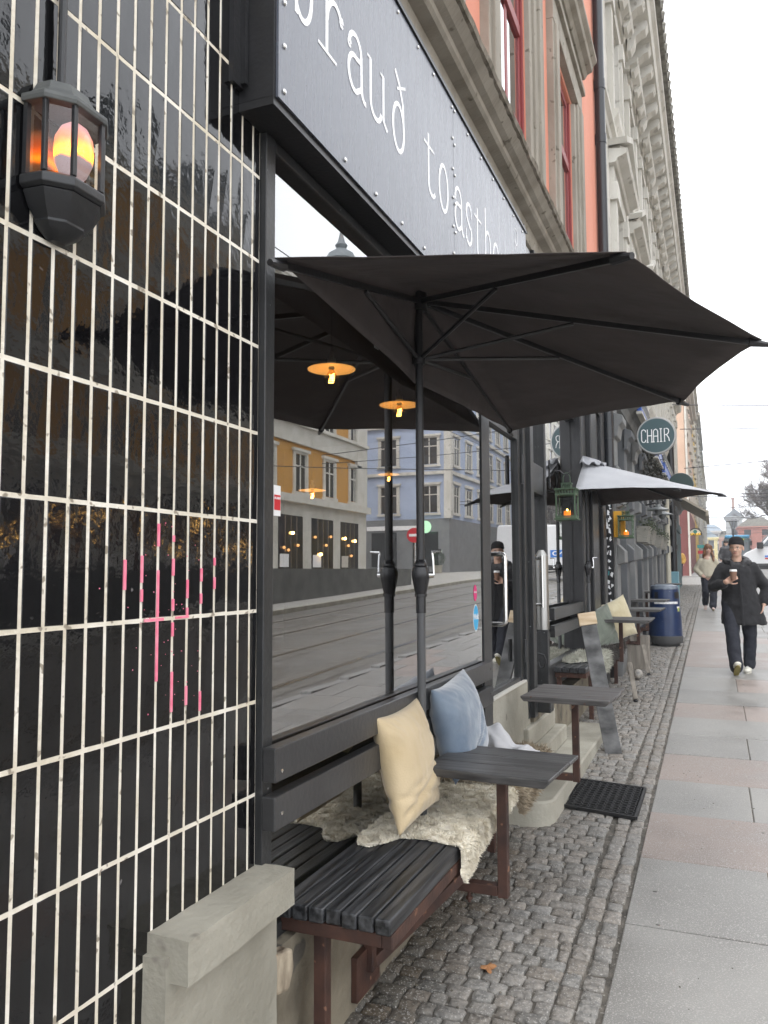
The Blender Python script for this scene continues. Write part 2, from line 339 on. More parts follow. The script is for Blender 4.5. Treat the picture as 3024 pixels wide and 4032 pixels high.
# concrete plinth with ledge
pl = thing('stone_plinth', (0, 1.7, 0), 'rough grey concrete plinth with a chamfered ledge below the black tiles', 'plinth')
def rough_box(x0, x1, y0, y1, z0, z1, amp, res, seed=0, skew=0):
    bm = bmesh.new()
    nx, ny, nz = [max(1, int((q)/res)) for q in (x1-x0, y1-y0, z1-z0)]
    B = MB(); idx = {}
    def V(i, j, k):
        key = (i, j, k)
        if key not in idx:
            p = Vector((x0+(x1-x0)*i/nx, y0+(y1-y0)*j/ny, z0+(z1-z0)*k/nz))
            n = noise.noise_vector(p*9+Vector((seed, 0, 0)))*amp+noise.noise_vector(p*40)*amp*.35
            e = ((i in (0, nx))+(j in (0, ny))+(k in (0, nz)))
            if e >= 2: n *= 1.8
            idx[key] = len(B.v); B.v.append(tuple(p+n))
        return idx[key]
    for i in range(nx):
        for j in range(ny): B.f += [(V(i,j,0),V(i,j+1,0),V(i+1,j+1,0),V(i+1,j,0)), (V(i,j,nz),V(i+1,j,nz),V(i+1,j+1,nz),V(i,j+1,nz))]
    for i in range(nx):
        for k in range(nz): B.f += [(V(i,0,k),V(i+1,0,k),V(i+1,0,k+1),V(i,0,k+1)), (V(i,ny,k),V(i,ny,k+1),V(i+1,ny,k+1),V(i+1,ny,k))]
    for j in range(ny):
        for k in range(nz): B.f += [(V(0,j,k),V(0,j,k+1),V(0,j+1,k+1),V(0,j+1,k)), (V(nx,j,k),V(nx,j+1,k),V(nx,j+1,k+1),V(nx,j,k+1))]
    bm.free(); return B
obj('plinth_body', rough_box(-.1, .062, 1.50, 1.985, -.1, .755, .002, .02, 1), CONC, pl, smooth=50)
obj('ledge', rough_box(-.1, .112, 1.515, 1.99, .70, .797, .002, .014, 2), CONC, pl, smooth=30)
fw_ = thing('foundation_wall', (0, 3.3, 0), 'low stained concrete wall below the cafe window behind the bench', 'wall')
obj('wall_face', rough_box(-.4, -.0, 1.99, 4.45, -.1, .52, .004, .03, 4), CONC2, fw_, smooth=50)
obj('side_face', rough_box(-.4, -.005, 4.45, 5.55, -.1, .86, .003, .03, 5), CONC, fw_, smooth=50)

# grit, gum and one dead leaf
b = MB(); rr = random.Random(77)
for k in range(900):
    if k < 650: x = abs(rr.gauss(0, .28))+.02; y = rr.uniform(1.6, 9); s_ = rr.uniform(.002, .006)
    else: x = rr.uniform(.8, 2.4); y = rr.uniform(2.2, 14)*rr.uniform(.6, 1); s_ = rr.uniform(.0015, .004)
    if x > .78 and k < 650: continue
    z = gz(y)+.002+(.004 if x < .8 else .001); b.ball((x, y, z), s_, 6, 4, rr.uniform(.7,1.5), rr.uniform(.7,1.5), .6)
o = obj('grit', b, mat('dark_grit', (.03,.027,.022), .9, col2=(.2,.18,.14), vs=60), None); o['kind'] = 'stuff'
b = MB(); 
for k in range(60):
    x = rr.uniform(.85, 2.6); y = rr.uniform(2.5, 15); b.lathe([(.011*rr.uniform(.5,1.2), 0), (.009, .0012)], (x, y, gz(y)+.0035), 9, None, rr.random(), rr.uniform(.8,1.2), rr.uniform(.7,1.1))
o = obj('gum_spots', b, mat('flattened_gum', (.09,.085,.08), .8, col2=(.33,.32,.30), vs=2), None); o['kind'] = 'stuff'
b = MB(); lp = [(.36+.026*math.cos(a)*(1+.35*math.sin(5*a)), 3.05+.03*math.sin(a)*(1+.35*math.sin(5*a)), gz(3.05)+.014+.008*math.sin(2*a)) for a in [2*math.pi*i/20 for i in range(20)]]
b.add(lp+[(.36, 3.05, gz(3.05)+.022)], [(i, (i+1) % 20, 20) for i in range(20)])
lf = obj('dead_leaf', b, mat('dry_brown_leaf', (.25,.11,.04), .8, col2=(.35,.17,.07), vs=30), None); sm_ = lf.modifiers.new('t', 'SOLIDIFY'); sm_.thickness = .001
tag(lf, 'small dry brown leaf on the cobbles beneath the near bench', 'leaf')
# ------------------------------------------------------------------ cafe shopfront
cf = thing('cafe_shopfront', (0, 3.7, 0), 'dark grey framed cafe window and glass door below the white lettered board', 'shopfront')
b = MB()
b.box(-.12, .02, 1.9725, 2.025, .35, 3.05)                # near post
b.box(-.12, .02, 2.027, 4.285, 2.862, 2.898)
b.box(-.12, .022, 4.30, 4.47, .5, 2.898)                    # mullion
b.box(-.12, .012, 4.286, 4.299, .5, 2.862)
b.box(-.11, .018, 2.027, 4.285, 1.068, 1.092)             # bottom bead of the upper pane
b.box(-.12, -.035, 2.027, 4.285, .505, .56)
b.box(-.12, -.01, 4.472, 5.56, 2.68, 3.4)
b.box(-.12, .005, 5.44, 5.50, .86, 2.68); b.box(-.12, .03, 5.56, 5.66, .6, 3.4); b.box(-.12, .0, 5.50, 5.558, .6, 2.68)
obj('frame', b, FRM, cf, bevel=.003)
b = MB(); b.box(-.066, -.058, 2.027, 4.285, .56, 1.067); obj('window_pane', b, GLASS, cf); b = MB(); b.box(.008, .015, 2.0255, 4.286, 1.093, 2.862); obj('window_pane', b, GLASS, cf)
dr = MB(); dr.box(-.07, -.015, 4.475, 4.60, .875, 2.675); dr.box(-.07, -.015, 5.36, 5.436, .875, 2.675); dr.box(-.07, -.015, 4.602, 5.358, 2.50, 2.675); dr.box(-.07, -.02, 4.602, 5.358, .875, .9)
dr = obj('door', dr, FRM, cf, bevel=.003)
b = MB(); b.box(-.048, -.04, 4.602, 5.358, .9, 2.50); obj('door_pane', b, glass_mat('door_glass', 1.75, (.72,.8,.77), wav=.05, add=.08), dr)
b = MB(); ya = 4.56
hp = [(-.015, ya, 1.705)]+[(.06+.02*math.sin(t), ya, 1.685+.02*math.cos(t)) for t in [0, .5, 1, 1.57]]+[(.08, ya, 1.33)]+[(.06+.02*math.cos(t), ya, 1.32-.02*math.sin(t)) for t in [.0, .5, 1, 1.57]]+[(-.015, ya, 1.30)]
b.tube(hp, .0135, 14); b.lathe([(.02,0),(.02,.006)], (0,0,0), 16, Matrix.Translation((-.014, ya, 1.705)) @ Matrix.Rotation(R(90),4,'Y')); b.lathe([(.02,0),(.02,.006)], (0,0,0), 16, Matrix.Translation((-.014, ya, 1.30)) @ Matrix.Rotation(R(90),4,'Y'))
obj('door_handle', b, STEEL, dr, smooth=True)
b = MB(); b.box(-.015, -.003, 4.50, 4.525, 1.42, 1.53); obj('lock_plate', b, STEEL, dr, bevel=.002); b = MB(); b.box(-.003, .003, 4.50, 4.52, 1.86, 2.06); obj('lock_plate', b, STEEL, dr, bevel=.002)
b = MB(); b.tube([(.012, 5.37, 2.2), (.012, 5.37, 2.4)], .014, 10); obj('hinge', b, FRM, dr, smooth=True); b = MB(); b.tube([(.012, 5.37, 1.0), (.012, 5.37, 1.15)], .014, 10); obj('hinge', b, FRM, dr, smooth=True)
b = MB(); b.box(-.12, .004, 4.56, 5.44, .861, .874); obj('door_sill', b, mat('pale_sill', (.55,.53,.48), .6), cf)
# stickers on glass
def disc(y, z, ry, rz, x, t=.0008, n=28):
    q = MB(); q.v = [(x, y+ry*math.cos(2*math.pi*k/n), z+rz*math.sin(2*math.pi*k/n)) for k in range(n)]+[(x+t, y+ry*math.cos(2*math.pi*k/n), z+rz*math.sin(2*math.pi*k/n)) for k in range(n)]
    q.f = [tuple(range(n)), tuple(range(n, 2*n))]+[(k, (k+1)%n, n+(k+1)%n, n+k) for k in range(n)]; return q
WHT = mat('white_vinyl', (.8,.8,.8), .5)
def txt(name, s, size, M, m, parent, ext=.0006, align='CENTER', off=0, sx=1):
    c = bpy.data.curves.new(name, 'FONT'); c.body = s; c.size = size; c.extrude = ext; c.align_x = align; c.align_y = 'CENTER'; c.offset = off
    t = bpy.data.objects.new('tmp', c); SC.collection.objects.link(t)
    bpy.context.view_layer.update()
    me = bpy.data.meshes.new_from_object(t.evaluated_get(bpy.context.evaluated_depsgraph_get())); bpy.data.objects.remove(t)
    mb = MB(); mb.v = [tuple(M @ Vector((v.co.x*sx, v.co.y, v.co.z))) for v in me.vertices]; mb.f = [tuple(p.vertices) for p in me.polygons]
    bpy.data.meshes.remove(me)
    return obj(name, mb, m, parent, fixn=False)
MX = lambda x, y, z: Matrix.Translation((x, y, z)) @ Matrix(((0,0,1,0),(1,0,0,0),(0,1,0,0),(0,0,0,1)))    # text on a wall facing +x
MY = lambda x, y, z: Matrix.Translation((x, y, z)) @ Matrix(((1,0,0,0),(0,0,-1,0),(0,1,0,0),(0,0,0,1)))   # text facing -y
st = obj('round_sticker', disc(4.16, 1.358, .050, .072, .0155), WHT, cf)
obj('sticker_face', disc(4.16, 1.358, .045, .066, .0165), mat('sky_blue_vinyl', (.05,.42,.75), .5), st); txt('sticker_text', 'Wolt', .042, MX(.0176, 4.16, 1.363), WHT, st, off=.0012)
st = obj('pink_sticker', disc(4.155, 1.49, .031, .043, .0155), mat('pink_vinyl', (.75,.03,.2), .5), cf)
txt('sticker_text', 'foodora', .016, MX(.0166, 4.155, 1.495), WHT, st)
b = MB(); b.box(.0155, .016, 2.032, 2.072, 1.768, 1.858); st = obj('alarm_sticker', b, WHT, cf)
b = MB(); b.box(.0163, .0167, 2.034, 2.070, 1.785, 1.83); obj('sticker_band', b, mat('red_vinyl', (.55,.02,.03), .5), st); txt('sticker_text', 'ALARM', .011, MX(.017, 2.052, 1.82), WHT, st)
# ------------------------------------------------------------------ room seen through the window
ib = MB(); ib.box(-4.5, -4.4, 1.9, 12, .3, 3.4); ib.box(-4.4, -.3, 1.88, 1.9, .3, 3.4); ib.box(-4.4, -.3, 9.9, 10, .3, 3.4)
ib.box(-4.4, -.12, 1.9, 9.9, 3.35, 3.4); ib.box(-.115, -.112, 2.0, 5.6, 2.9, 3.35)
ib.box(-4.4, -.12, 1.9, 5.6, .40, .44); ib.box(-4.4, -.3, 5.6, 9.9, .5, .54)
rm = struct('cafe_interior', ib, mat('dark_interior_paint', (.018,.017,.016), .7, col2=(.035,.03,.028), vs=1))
sh = MB(); sh.box(-.42, -.12, 2.07, 4.34, .90, .925); sh.box(-.42, -.39, 2.07, 4.34, .44, .90)
tag(obj('window_shelf', sh, mat('interior_wood', (.09,.065,.045), .5, col2=(.13,.09,.06), stretch=(1,1,12))), 'low wooden shelf inside the cafe window', 'shelf')
AMB = mat('warm_filament_light', (1,.6,.2), .5, emit=(1,.55,.15), es=30)
SHD = mat('warm_lit_shade', (.75,.5,.25), .4, emit=(1,.42,.10), es=1.1)
BULBG = glass_mat('amber_bulb_glass', 1.5, (1,.8,.5))
def pendant(x, y, z, lab):
    t = thing('pendant_lamp', (x, y, z), lab, 'pendant lamp', 'pendant lamps hanging inside the cafe')
    q = MB(); q.tube([(x, y, z+.1), (x, y, 3.34)], .003, 6); obj('cord', q, BLK, t)
    q = MB(); q.lathe([(.018, .0), (.02, .03), (.026, .035), (.026, .06), (.015, .065), (.015, .1), (.004, .11)], (x, y, z), 16); obj('socket', q, mat('aged_nickel', (.4,.4,.38), .3, 1), t, smooth=True)
    q = MB(); q.lathe([(.02, .012), (.14, -.004), (.142, -.001), (.02, .018)], (x, y, z), 32); obj('lamp_shade', q, SHD, t, smooth=True)
    q = MB(); q.lathe([(.012, 0), (.02, -.02), (.042, -.05), (.047, -.075), (.04, -.1), (.02, -.117), (.001, -.121)], (x, y, z), 20); bl = obj('bulb', q, BULBG, t, smooth=60)
    q = MB(); q.tube([(x+.018*math.cos(a*2.2), y+.018*math.sin(a*2.2), z-.03-.055*a/14) for a in range(15)], .0022, 6); obj('filament', q, AMB, bl)
    return t
pendant(-.85, 4.18, 2.80, 'lit brass pendant lamp nearest the tiled wall, high behind the cafe window')
pendant(-.85, 5.28, 2.80, 'lit pendant lamp behind the cafe window close to the parasol pole')
pendant(-2.6, 7.3, 2.45, 'faint distant pendant lamp low in the left part of the cafe window')
pendant(-2.6, 10.6-1.2, 2.85, 'faint distant pendant lamp near the cafe door mullion')
# things on the shelf inside the glass
sb = MB(); 
sh_ = []
def clog(x, y, z, ang):
    M = Matrix.Translation((x, y, z)) @ Matrix.Rotation(ang, 4, 'Z')
    q = MB(); n = 14
    for (h, s) in ((0, 1.0), (.015, 1.03), (.04, 1.0), (.06, .85), (.072, .5)):
        pass
    q.ball((0, 0, .028), .05, 16, 10, 1, 2.2, .62, M)
    o = obj('toy_shoe', q, mat('white_foam_rubber', (.75,.75,.73), .6), None, smooth=True)
    return o
o = clog(-.2, 2.30, .925, .5); o.location = (0,0,0)
tag(o, 'white rubber clog on the shelf just inside the cafe window', 'shoe')
b = MB()
for k in range(5): b.ball((-.26, 2.42+.02*k, 1.02+.012*math.sin(k)), .012)
for k in range(7): b.tube([(-.22, 2.35, 1.01), (-.22+.05*math.cos(k*.9), 2.35+.06*math.cos(k*.9+1), 1.02+.05*math.sin(k*.9))], .004, 6)
tag(obj('wire_ornament', b, WHT, smooth=True), 'small white star ornament above the clog inside the window', 'ornament')
b = MB(); b.ball((-.28, 2.62, .955), .035, 10, 6, 1.3, 1.6, .8); b.ball((-.25, 2.7, .95), .028, 10, 6, 1, 1.2, .9)
tag(obj('cloth_toy', b, mat('blue_red_cloth', (.05,.07,.22), .8, col2=(.35,.05,.07), vs=25), smooth=True), 'blue and red cloth toy on the window shelf', 'toy')
# ------------------------------------------------------------------ lettered board over the window
sg = thing('shop_sign', (0, 3.5, 2.9), 'long blue grey board with thin white serif letters over the cafe window', 'sign')
PAN = mat('blue_grey_satin_panel', (.095,.103,.128), .24, spec=.55, col2=(.125,.133,.158), vs=3, stretch=(1,9,1.2), bump=.12, bs=10, dist=.004, rough2=.3, speck=(70,(.03,.03,.04),.27))
b = MB(); b.box(.112, .12, 1.865, 3.508, 2.925, 3.826); b.box(.112, .12, 3.511, 5.105, 2.925, 3.826); obj('panel', b, PAN, sg)
b = MB(); b.box(-.115, .1115, 1.853, 5.112, 2.900, 2.924); b.box(-.115, .1115, 1.853, 1.864, 2.925, 3.87); b.box(-.115, .1115, 5.107, 5.115, 2.925, 3.9)
for k, z in enumerate((3.830, 3.848, 3.866)): b.box(.0, .128-.006*k, 1.853, 5.115, z, z+.010)
b.box(.0, .10, 1.853, 5.115, 3.827, 3.878)
b.box(-.03, .015, 1.80, 1.852, 2.96, 4.0); b.box(-.03, .03, 1.835, 1.851, 2.97, 4.0)
obj('sign_box', b, BLK, sg)
def bolt(y, z):
    b = MB(); b.lathe([(.0085, 0), (.0085, .003), (.005, .006), (.001, .0065)], (0,0,0), 8, Matrix.Translation((.1203, y, z)) @ Matrix.Rotation(R(90), 4, 'Y')); obj('bolt', b, STEEL, sg, smooth=True)
for y in (1.895, 2.30, 2.56, 2.82, 3.08, 3.34, 3.49, 3.53, 3.8, 4.1, 4.4, 4.7, 5.0): bolt(y, 2.955)
for y in (1.895, 2.2, 2.5, 2.79, 3.02, 3.22, 3.49, 3.53, 3.75, 4.0, 4.25, 4.5, 4.75, 5.0): bolt(y, 3.80)
for z in (3.09, 3.22, 3.36, 3.5, 3.65): bolt(1.895, z); bolt(3.495, z); bolt(3.525, z-.02)
LET = mat('white_letter_vinyl', (.92,.93,.94), .5)
fr = ((.1203, 0, 0), (0,1,0), (0,0,1), (1,0,0))
BL, XH, T = 3.238, 3.440, .0185
def arc(cx, cz, rx, rz, a0, a1, n=14, w0=1, w1=1): return [(cx+rx*math.cos(R(a0+(a1-a0)*i/n)), cz+rz*math.sin(R(a0+(a1-a0)*i/n)), w0+(w1-w0)*i/n) for i in range(n+1)]
L = MB()
def NL():
    global L
    obj('letter', L, LET, sg); L = MB()
def S(p, wd=T): L.ribbon(p, wd, .0008, fr)
def oval(cx, rx, z0=BL-.006, z1=XH+.004): S(arc(cx, (z0+z1)/2, rx, (z1-z0)/2, 0, 360, 30))
# b
S([(1.965, BL), (1.965, 3.60)]); S(arc(2.005, 3.34, .055, .1, -175, 175, 26)); S([(1.93, 3.60), (1.972, 3.60)], .01)
NL()
# r
S([(2.165, BL), (2.165, XH)]); S([(2.105, BL+.004), (2.235, BL+.004)], .011); S([(2.125, XH-.004), (2.172, XH-.004)], .011); S(arc(2.225, 3.345, .06, .095, 175, 40, 14)); S(arc(2.272, 3.408, .010, .014, 0, 330, 8), .012)
def la(y):   # a
    S(arc(y+.035, XH-.055, .050, .055, 165, 0, 12)+[(y+.088, BL+.05)]+arc(y+.118, BL+.04, .03, .04, 180, 285, 8)); S(arc(y-.012, XH-.055, .010, .012, 0, 330, 8), .012)
    S([(y+.086, 3.365)]+arc(y+.03, 3.30, .05, .062, 75, 285, 18)+[(y+.086, 3.272)])
NL()
la(2.348)
NL()
# u
S([(2.515, XH), (2.515, 3.31)]+arc(2.565, 3.29, .05, .052, 180, 350, 14)); S([(2.635, XH), (2.635, BL+.03), (2.672, BL+.006)]); S([(2.485, XH-.003), (2.52, XH-.003)], .01); S([(2.605, XH-.003), (2.64, XH-.003)], .01)
NL()
# eth
oval(2.79, .058, BL-.006, 3.42); S([(2.845, 3.33), (2.838, 3.44), (2.80, 3.505), (2.755, 3.545)]); S([(2.775, 3.478), (2.865, 3.525)], .011)
def lt(y, top=3.49):   # t
    S([(y, top), (y, 3.29)]+arc(y+.045, 3.275, .045, .045, 180, 330, 10)); S([(y-.06, XH-.006), (y+.075, XH-.006)], .012)
NL()
lt(3.145)
NL()
oval(3.353, .062)
NL()
la(3.545)
NL()
S(arc(3.76, XH-.05, .045, .05, 35, 215, 12)+[(3.745, 3.345), (3.775, 3.325)]+arc(3.755, BL+.05, .05, .053, 40, -150, 14)); S([(3.797, 3.435), (3.797, 3.38)], .009); S([(3.706, 3.245), (3.706, 3.30)], .009)
NL()
lt(3.915)
NL()
S([(4.075, BL), (4.075, 3.56)]); S(arc(4.125, 3.38, .05, .06, 180, 0, 12)+[(4.175, BL)]); S([(4.045, BL+.003), (4.105, BL+.003)], .01); S([(4.145, BL+.003), (4.205, BL+.003)], .01)
NL()
oval(4.30, .06)
NL()
S([(4.43, XH), (4.43, 3.31)]+arc(4.475, 3.29, .045, .05, 180, 350, 12)); S([(4.535, XH), (4.535, BL)])
NL()
S(arc(4.66, XH-.05, .045, .05, 35, 215, 12)+[(4.645, 3.345), (4.675, 3.325)]+arc(4.655, BL+.05, .05, .053, 40, -150, 14))
NL()
S([(4.765, 3.345), (4.865, 3.345)]+arc(4.815, 3.34, .05, .1, 0, 320, 22), .012)
NL()
b = MB(); o_ = (4.80, 3.66)
b.ribbon(arc(o_[0]+.02, o_[1]+.03, .035, .05, -180, 90, 14)+[(o_[0]-.015, o_[1]+.08), (o_[0]-.015, o_[1]-.06)], .006, .0008, fr); obj('emblem', b, LET, sg)
# ------------------------------------------------------------------ bench with back rails
def bench(loc, y0, y1, x0, x1, zt, label, rails, legs, n=7, mw=WOODB):
    t = thing('bench', loc, label, 'bench', 'slatted benches along the cafe front')
    q = MB(); wd = (x1-x0)/n; rr = random.Random(int(zt*100))
    for k in range(n):
        a = x0+k*wd+.0025; e = x0+(k+1)*wd-.0025; dz = rr.uniform(-.001, .001); dy = rr.uniform(-.006, .006)
        q.box(a, e, y0+dy, y1+rr.uniform(-.005, .005), zt-.045+dz, zt+dz)
    obj('seat', q, mw, t, bevel=.006, seg=3)
    q = MB(); zr = zt-.047
    q.box(x1-.035, x1-.002, y0+.01, y1-.01, zr-.04, zr); q.box(x0+.01, x1-.036, y0+.012, y0+.045, zr-.04, zr); q.box(x0+.01, x1-.036, y1-.045, y1-.012, zr-.04, zr)
    q.box(x0+.01, x0+.045, y0+.046, y1-.046, zr-.04, zr)
    obj('frame', q, RUST, t, bevel=.003)
    for (lx, ly, lz) in legs:
        q = MB(); q.box(lx-.02, lx+.02, ly-.02, ly+.02, lz, zr-.041); obj('leg', q, RUST, t, bevel=.003)
    for (ra, rb_, rz0, rz1, rx) in rails:
        q = MB(); q.box(rx, rx+.042, ra, rb_, rz0, rz1); obj('back_rail', q, RAILP, t, bevel=.004)
    return t
b1 = bench((.12, 3, 0), 2.17, 4.38, -.05, .325, .62, 'charcoal slatted bench below the big cafe window with steel frame, nearest the camera',
      [(1.965, 4.31, 1.022, 1.117, .024), (1.962, 4.315, .892, .985, .024)], [(.075, 2.235, .07), (.075, 4.2, .1)])
for y, z in ((2.0, 1.05), (2.0, .935), (4.26, 1.08), (4.26, .95)):
    b = MB(); b.lathe([(.006,0),(.006,.002),(.002,.003)], (0,0,0), 10, Matrix.Translation((.0662, y, z)) @ Matrix.Rotation(R(90),4,'Y')); obj('screw', b, STEEL, b1)
b = MB(); b.bar((.03, 2.70, .20), (.03, 2.70, .50), .035, .035); b.bar((.03, 2.72, .22), (.25, 3.12, .42), .035, .04); b.box(-.0, .025, 2.60, 2.80, .13, .28); obj('wall_bracket', b, RUST, b1, bevel=.003); b = MB(); b.bar((.03, 3.9, .35), (.03, 3.9, .52), .035, .035)
b.bar((.03, 3.92, .36), (.27, 4.2, .46), .03, .035)
obj('wall_bracket', b, RUST, b1, bevel=.003)
b = MB(); b.prism([(2.0, .44), (2.08, .42), (2.11, .47), (2.10, .53), (2.0, .55)], .0, .05, 'x')
tag(obj('wooden_block', b, mat('splintered_wood', (.10,.07,.045), .85, col2=(.45,.38,.28), vs=8, stretch=(6,2,1), bump=.5, bs=20), bevel=.01), 'splintered wooden block wedged under the near end of the bench', 'block')
# ------------------------------------------------------------------ tables on steel arms
def table(c, sx, sy, zt, rot, arm_x, arm_z, label, post_h, foot=None, wm=None, nb=3):
    t = thing('cafe_table', (c[0], c[1], 0), label, 'table', 'small wooden tables on steel arms in front of the benches')
    M = Matrix.Translation((c[0], c[1], zt)) @ Matrix.Rotation(rot, 4, 'Z')
    q = MB(); wd = sy/nb
    for k in range(nb):
        ya = -sy/2+k*wd+.0015; yb = ya+wd-.003; o1 = rnd.uniform(-.012, .012); o2 = rnd.uniform(-.012, .012)
        q.prism([(-sx/2+o1+.02, -.032), (sx/2+o2-.02, -.032), (sx/2+o2, -.012), (sx/2+o2, 0), (-sx/2+o1, 0), (-sx/2+o1, -.012)], ya, yb, 'y', M)
    obj('table_top', q, wm or WOODX, t, bevel=.004)
    q = MB(); q.box(c[0]-.02, c[0]+.02, c[1]-.02, c[1]+.02, arm_z-.045, zt-.033); obj('post', q, RUST, t, bevel=.003)
    q = MB(); q.box(arm_x, c[0]+.0-.021, c[1]-.022, c[1]+.022, arm_z-.04, arm_z); q.tube([(arm_x+.12, c[1], arm_z-.04), (arm_x+.12, c[1], arm_z-.085)], .008, 8); q.tube([(arm_x+.12, c[1], arm_z-.06), (arm_x+.12, c[1], arm_z-.075)], .014, 6)
    obj('arm', q, RUST, t, bevel=.003)
    return t
t1 = table((.392, 3.19), .52, .46, .850, R(-4), .13, .37, 'black stained square table of three boards beside the beige pillow', 1)
t2 = table((.392, 5.0), .52, .56, .872, R(-4), .05, .385, 'weathered dark grey square table above the concrete doorstep', 1, wm=mat('worn_dark_wood', (.045,.042,.04), .6, col2=(.14,.13,.125), vs=2.4, stretch=(1.3,22,22), bump=.4, bs=3, dist=.004, detail=7, fac=(.3,.7), speck=(26,(.1,.05,.035),.33)))
# ------------------------------------------------------------------ doorstep, mat
ds = thing('doorstep', (.1, 5.8, 0), 'low worn concrete step with a rounded end in front of the cafe door', 'step')
b = MB(); poly = [(-.3, 4.62)] + [(.16+.15*math.sin(a), 4.75+.13*(1-math.cos(a))-.13) for a in [R(15*k) for k in range(0, 7)]] + [(.325, 7.2), (-.3, 7.2)]
b.prism(poly, -.1, .298, 'z'); obj('lower_step', b, CONC, ds, bevel=.012, smooth=True)
b = MB(); b.box(-.3, .10, 5.3, 6.4, .299, .42); b.box(-.3, .03, 5.35, 6.3, .421, .56); obj('upper_step', b, CONC, ds, bevel=.012)
dm = thing('door_mat', (.5, 5.2, .18), 'black rubber ring mat lying on the cobbles beside the concrete step', 'mat')
b = MB(); mc = [(.300, 5.02), (.735, 4.925), (.742, 5.525), (.318, 5.60)]
def mp_(u, v): 
    x = (mc[0][0]*(1-u)+mc[1][0]*u)*(1-v)+(mc[3][0]*(1-u)+mc[2][0]*u)*v; y = (mc[0][1]*(1-u)+mc[1][1]*u)*(1-v)+(mc[3][1]*(1-u)+mc[2][1]*u)*v
    return x, y
NX, NY = 9, 12
def ring(cx, cy, r0, r1, h, M=16):
    z = gz(cy)+.012
    vs = []
    for r, zz in ((r1, 0), (r1, h), (r0, h), (r0, 0)): vs += [(cx+r*math.cos(2*math.pi*k/M), cy+r*math.sin(2*math.pi*k/M), z+zz) for k in range(M)]
    b.add(vs, [(l*M+k, l*M+(k+1)%M, ((l+1)%4)*M+(k+1)%M, ((l+1)%4)*M+k) for l in range(3) for k in range(M)])
for i in range(NX):
    for j in range(NY):
        x, y = mp_((i+.5)/NX*.93+.035, (j+.5)/NY*.95+.025); ring(x, y, .0165, .0225, .016)
for i in range(NX-1):
    for j in range(NY-1):
        x, y = mp_((i+1)/NX*.93+.035, (j+1)/NY*.95+.025); ring(x, y, .004, .0085, .016, 6)
obj('rings', b, mat('black_rubber', (.012,.012,.013), .55, bump=.2, bs=80), dm)
b = MB()
for k in range(4):
    p, q = mc[k], mc[(k+1)%4]; b.bar((p[0], p[1], gz(p[1])+.02), (q[0], q[1], gz(q[1])+.02), .016, .018)
q_ = [(p[0], p[1], gz(p[1])+.0125) for p in mc]; b.add(q_, [(0,1,2,3)])
obj('border', b, bpy.data.materials['black_rubber'], dm)
# ------------------------------------------------------------------ soft things
def fabric(name, c1, c2, sc=260, bump=.35, sheen=.3, vs=5): return mat(name, c1, .85, col2=c2, vs=vs, bump=bump, bs=sc, dist=.002, sheen=sheen, bump2=(14,.35,.012))
def pillow(M, w, h, t, m, label, seed=0, sag=.0, pinch=.10, fold=None, seam=False):
    n = 44; q = MB()
    for side in (1, -1):
        base = len(q.v)
        for j in range(n+1):
            for i in range(n+1):
                u = -1+2*i/n; v = -1+2*j/n
                e = max(0, (1-abs(u)**2.6))*max(0, (1-abs(v)**2.6))
                x = u*w/2*(1-pinch*(1-v*v)*abs(u)**3*.9+.0); z = v*h/2*(1-pinch*(1-u*u)*abs(v)**3*.9)
                y = side*t/2*(e**.55)
                p = Vector((x*6+seed, z*6, side*3))
                wr = noise.noise(Vector((x*9+seed, z*22, seed)))*.006+noise.noise(Vector((x*28+seed, z*12, seed+5)))*.0028
                cr = abs(u*v)**1.5                                       # creases that run into the corners
                wr += math.sin((abs(u)-abs(v))*26+seed)*.005*cr
                if fold:
                    for fz, fa, fw_2, sl_ in fold:
                        d = (z-fz-sl_*x)/fw_2; wr -= fa*math.exp(-d*d)
                y += wr*min(1, e*4)*side
                z -= sag*(1-abs(v))*e
                q.v.append(tuple(M @ Vector((x, y, z))))
        for j in range(n):
            for i in range(n):
                a = base+j*(n+1)+i; f = (a, a+1, a+n+2, a+n+1); q.f.append(f if side > 0 else tuple(reversed(f)))
    o = obj('pillow', q, m, None, smooth=180, fixn=False)
    bm = bmesh.new(); bm.from_mesh(o.data); bmesh.ops.remove_doubles(bm, verts=bm.verts, dist=.0008); bmesh.ops.recalc_face_normals(bm, faces=bm.faces); bm.to_mesh(o.data); bm.free()
    if seam:
        q = MB(); q.tube([tuple(M @ Vector((sx_*w*.30, t/2*((1-abs(v_)**2.6)*(1-.6**2.6))**.55+.0015, v_*h/2*.93))) for sx_ in (-1,) for v_ in [-.95+1.9*i/30 for i in range(31)]], .0012, 5); obj('seam', q, mat('seam_thread', (.30,.22,.12), .9), o)
    return tag(o, label, 'pillow', 'loose pillows on the benches')
def PM(c, face_deg, lean, roll_):
    """pillow frame: local y = the face normal"""
    return Matrix.Translation(c) @ Matrix.Rotation(R(face_deg), 4, 'Z') @ Matrix.Rotation(R(lean), 4, 'X') @ Matrix.Rotation(R(roll_), 4, 'Y')
def PF(c, xa, za):
    z = Vector(za).normalized(); x = Vector(xa); x = (x-z*x.dot(z)).normalized(); y = z.cross(x)
    M = Matrix((x, y, z)).transposed().to_4x4(); M.translation = c; return M
pillow(PF((.105, 2.90, .885), (-.0, 1, .06), (-.20, -.03, .95)), .43, .42, .15, fabric('beige_linen', (.46,.355,.205), (.54,.43,.27), 160, .6), 'beige linen pillow leaning on the near bench against the parasol pole', 3, fold=[(-.085, .014, .016, .35), (-.12, .010, .012, -.15), (-.05, .006, .012, .2)], seam=True)
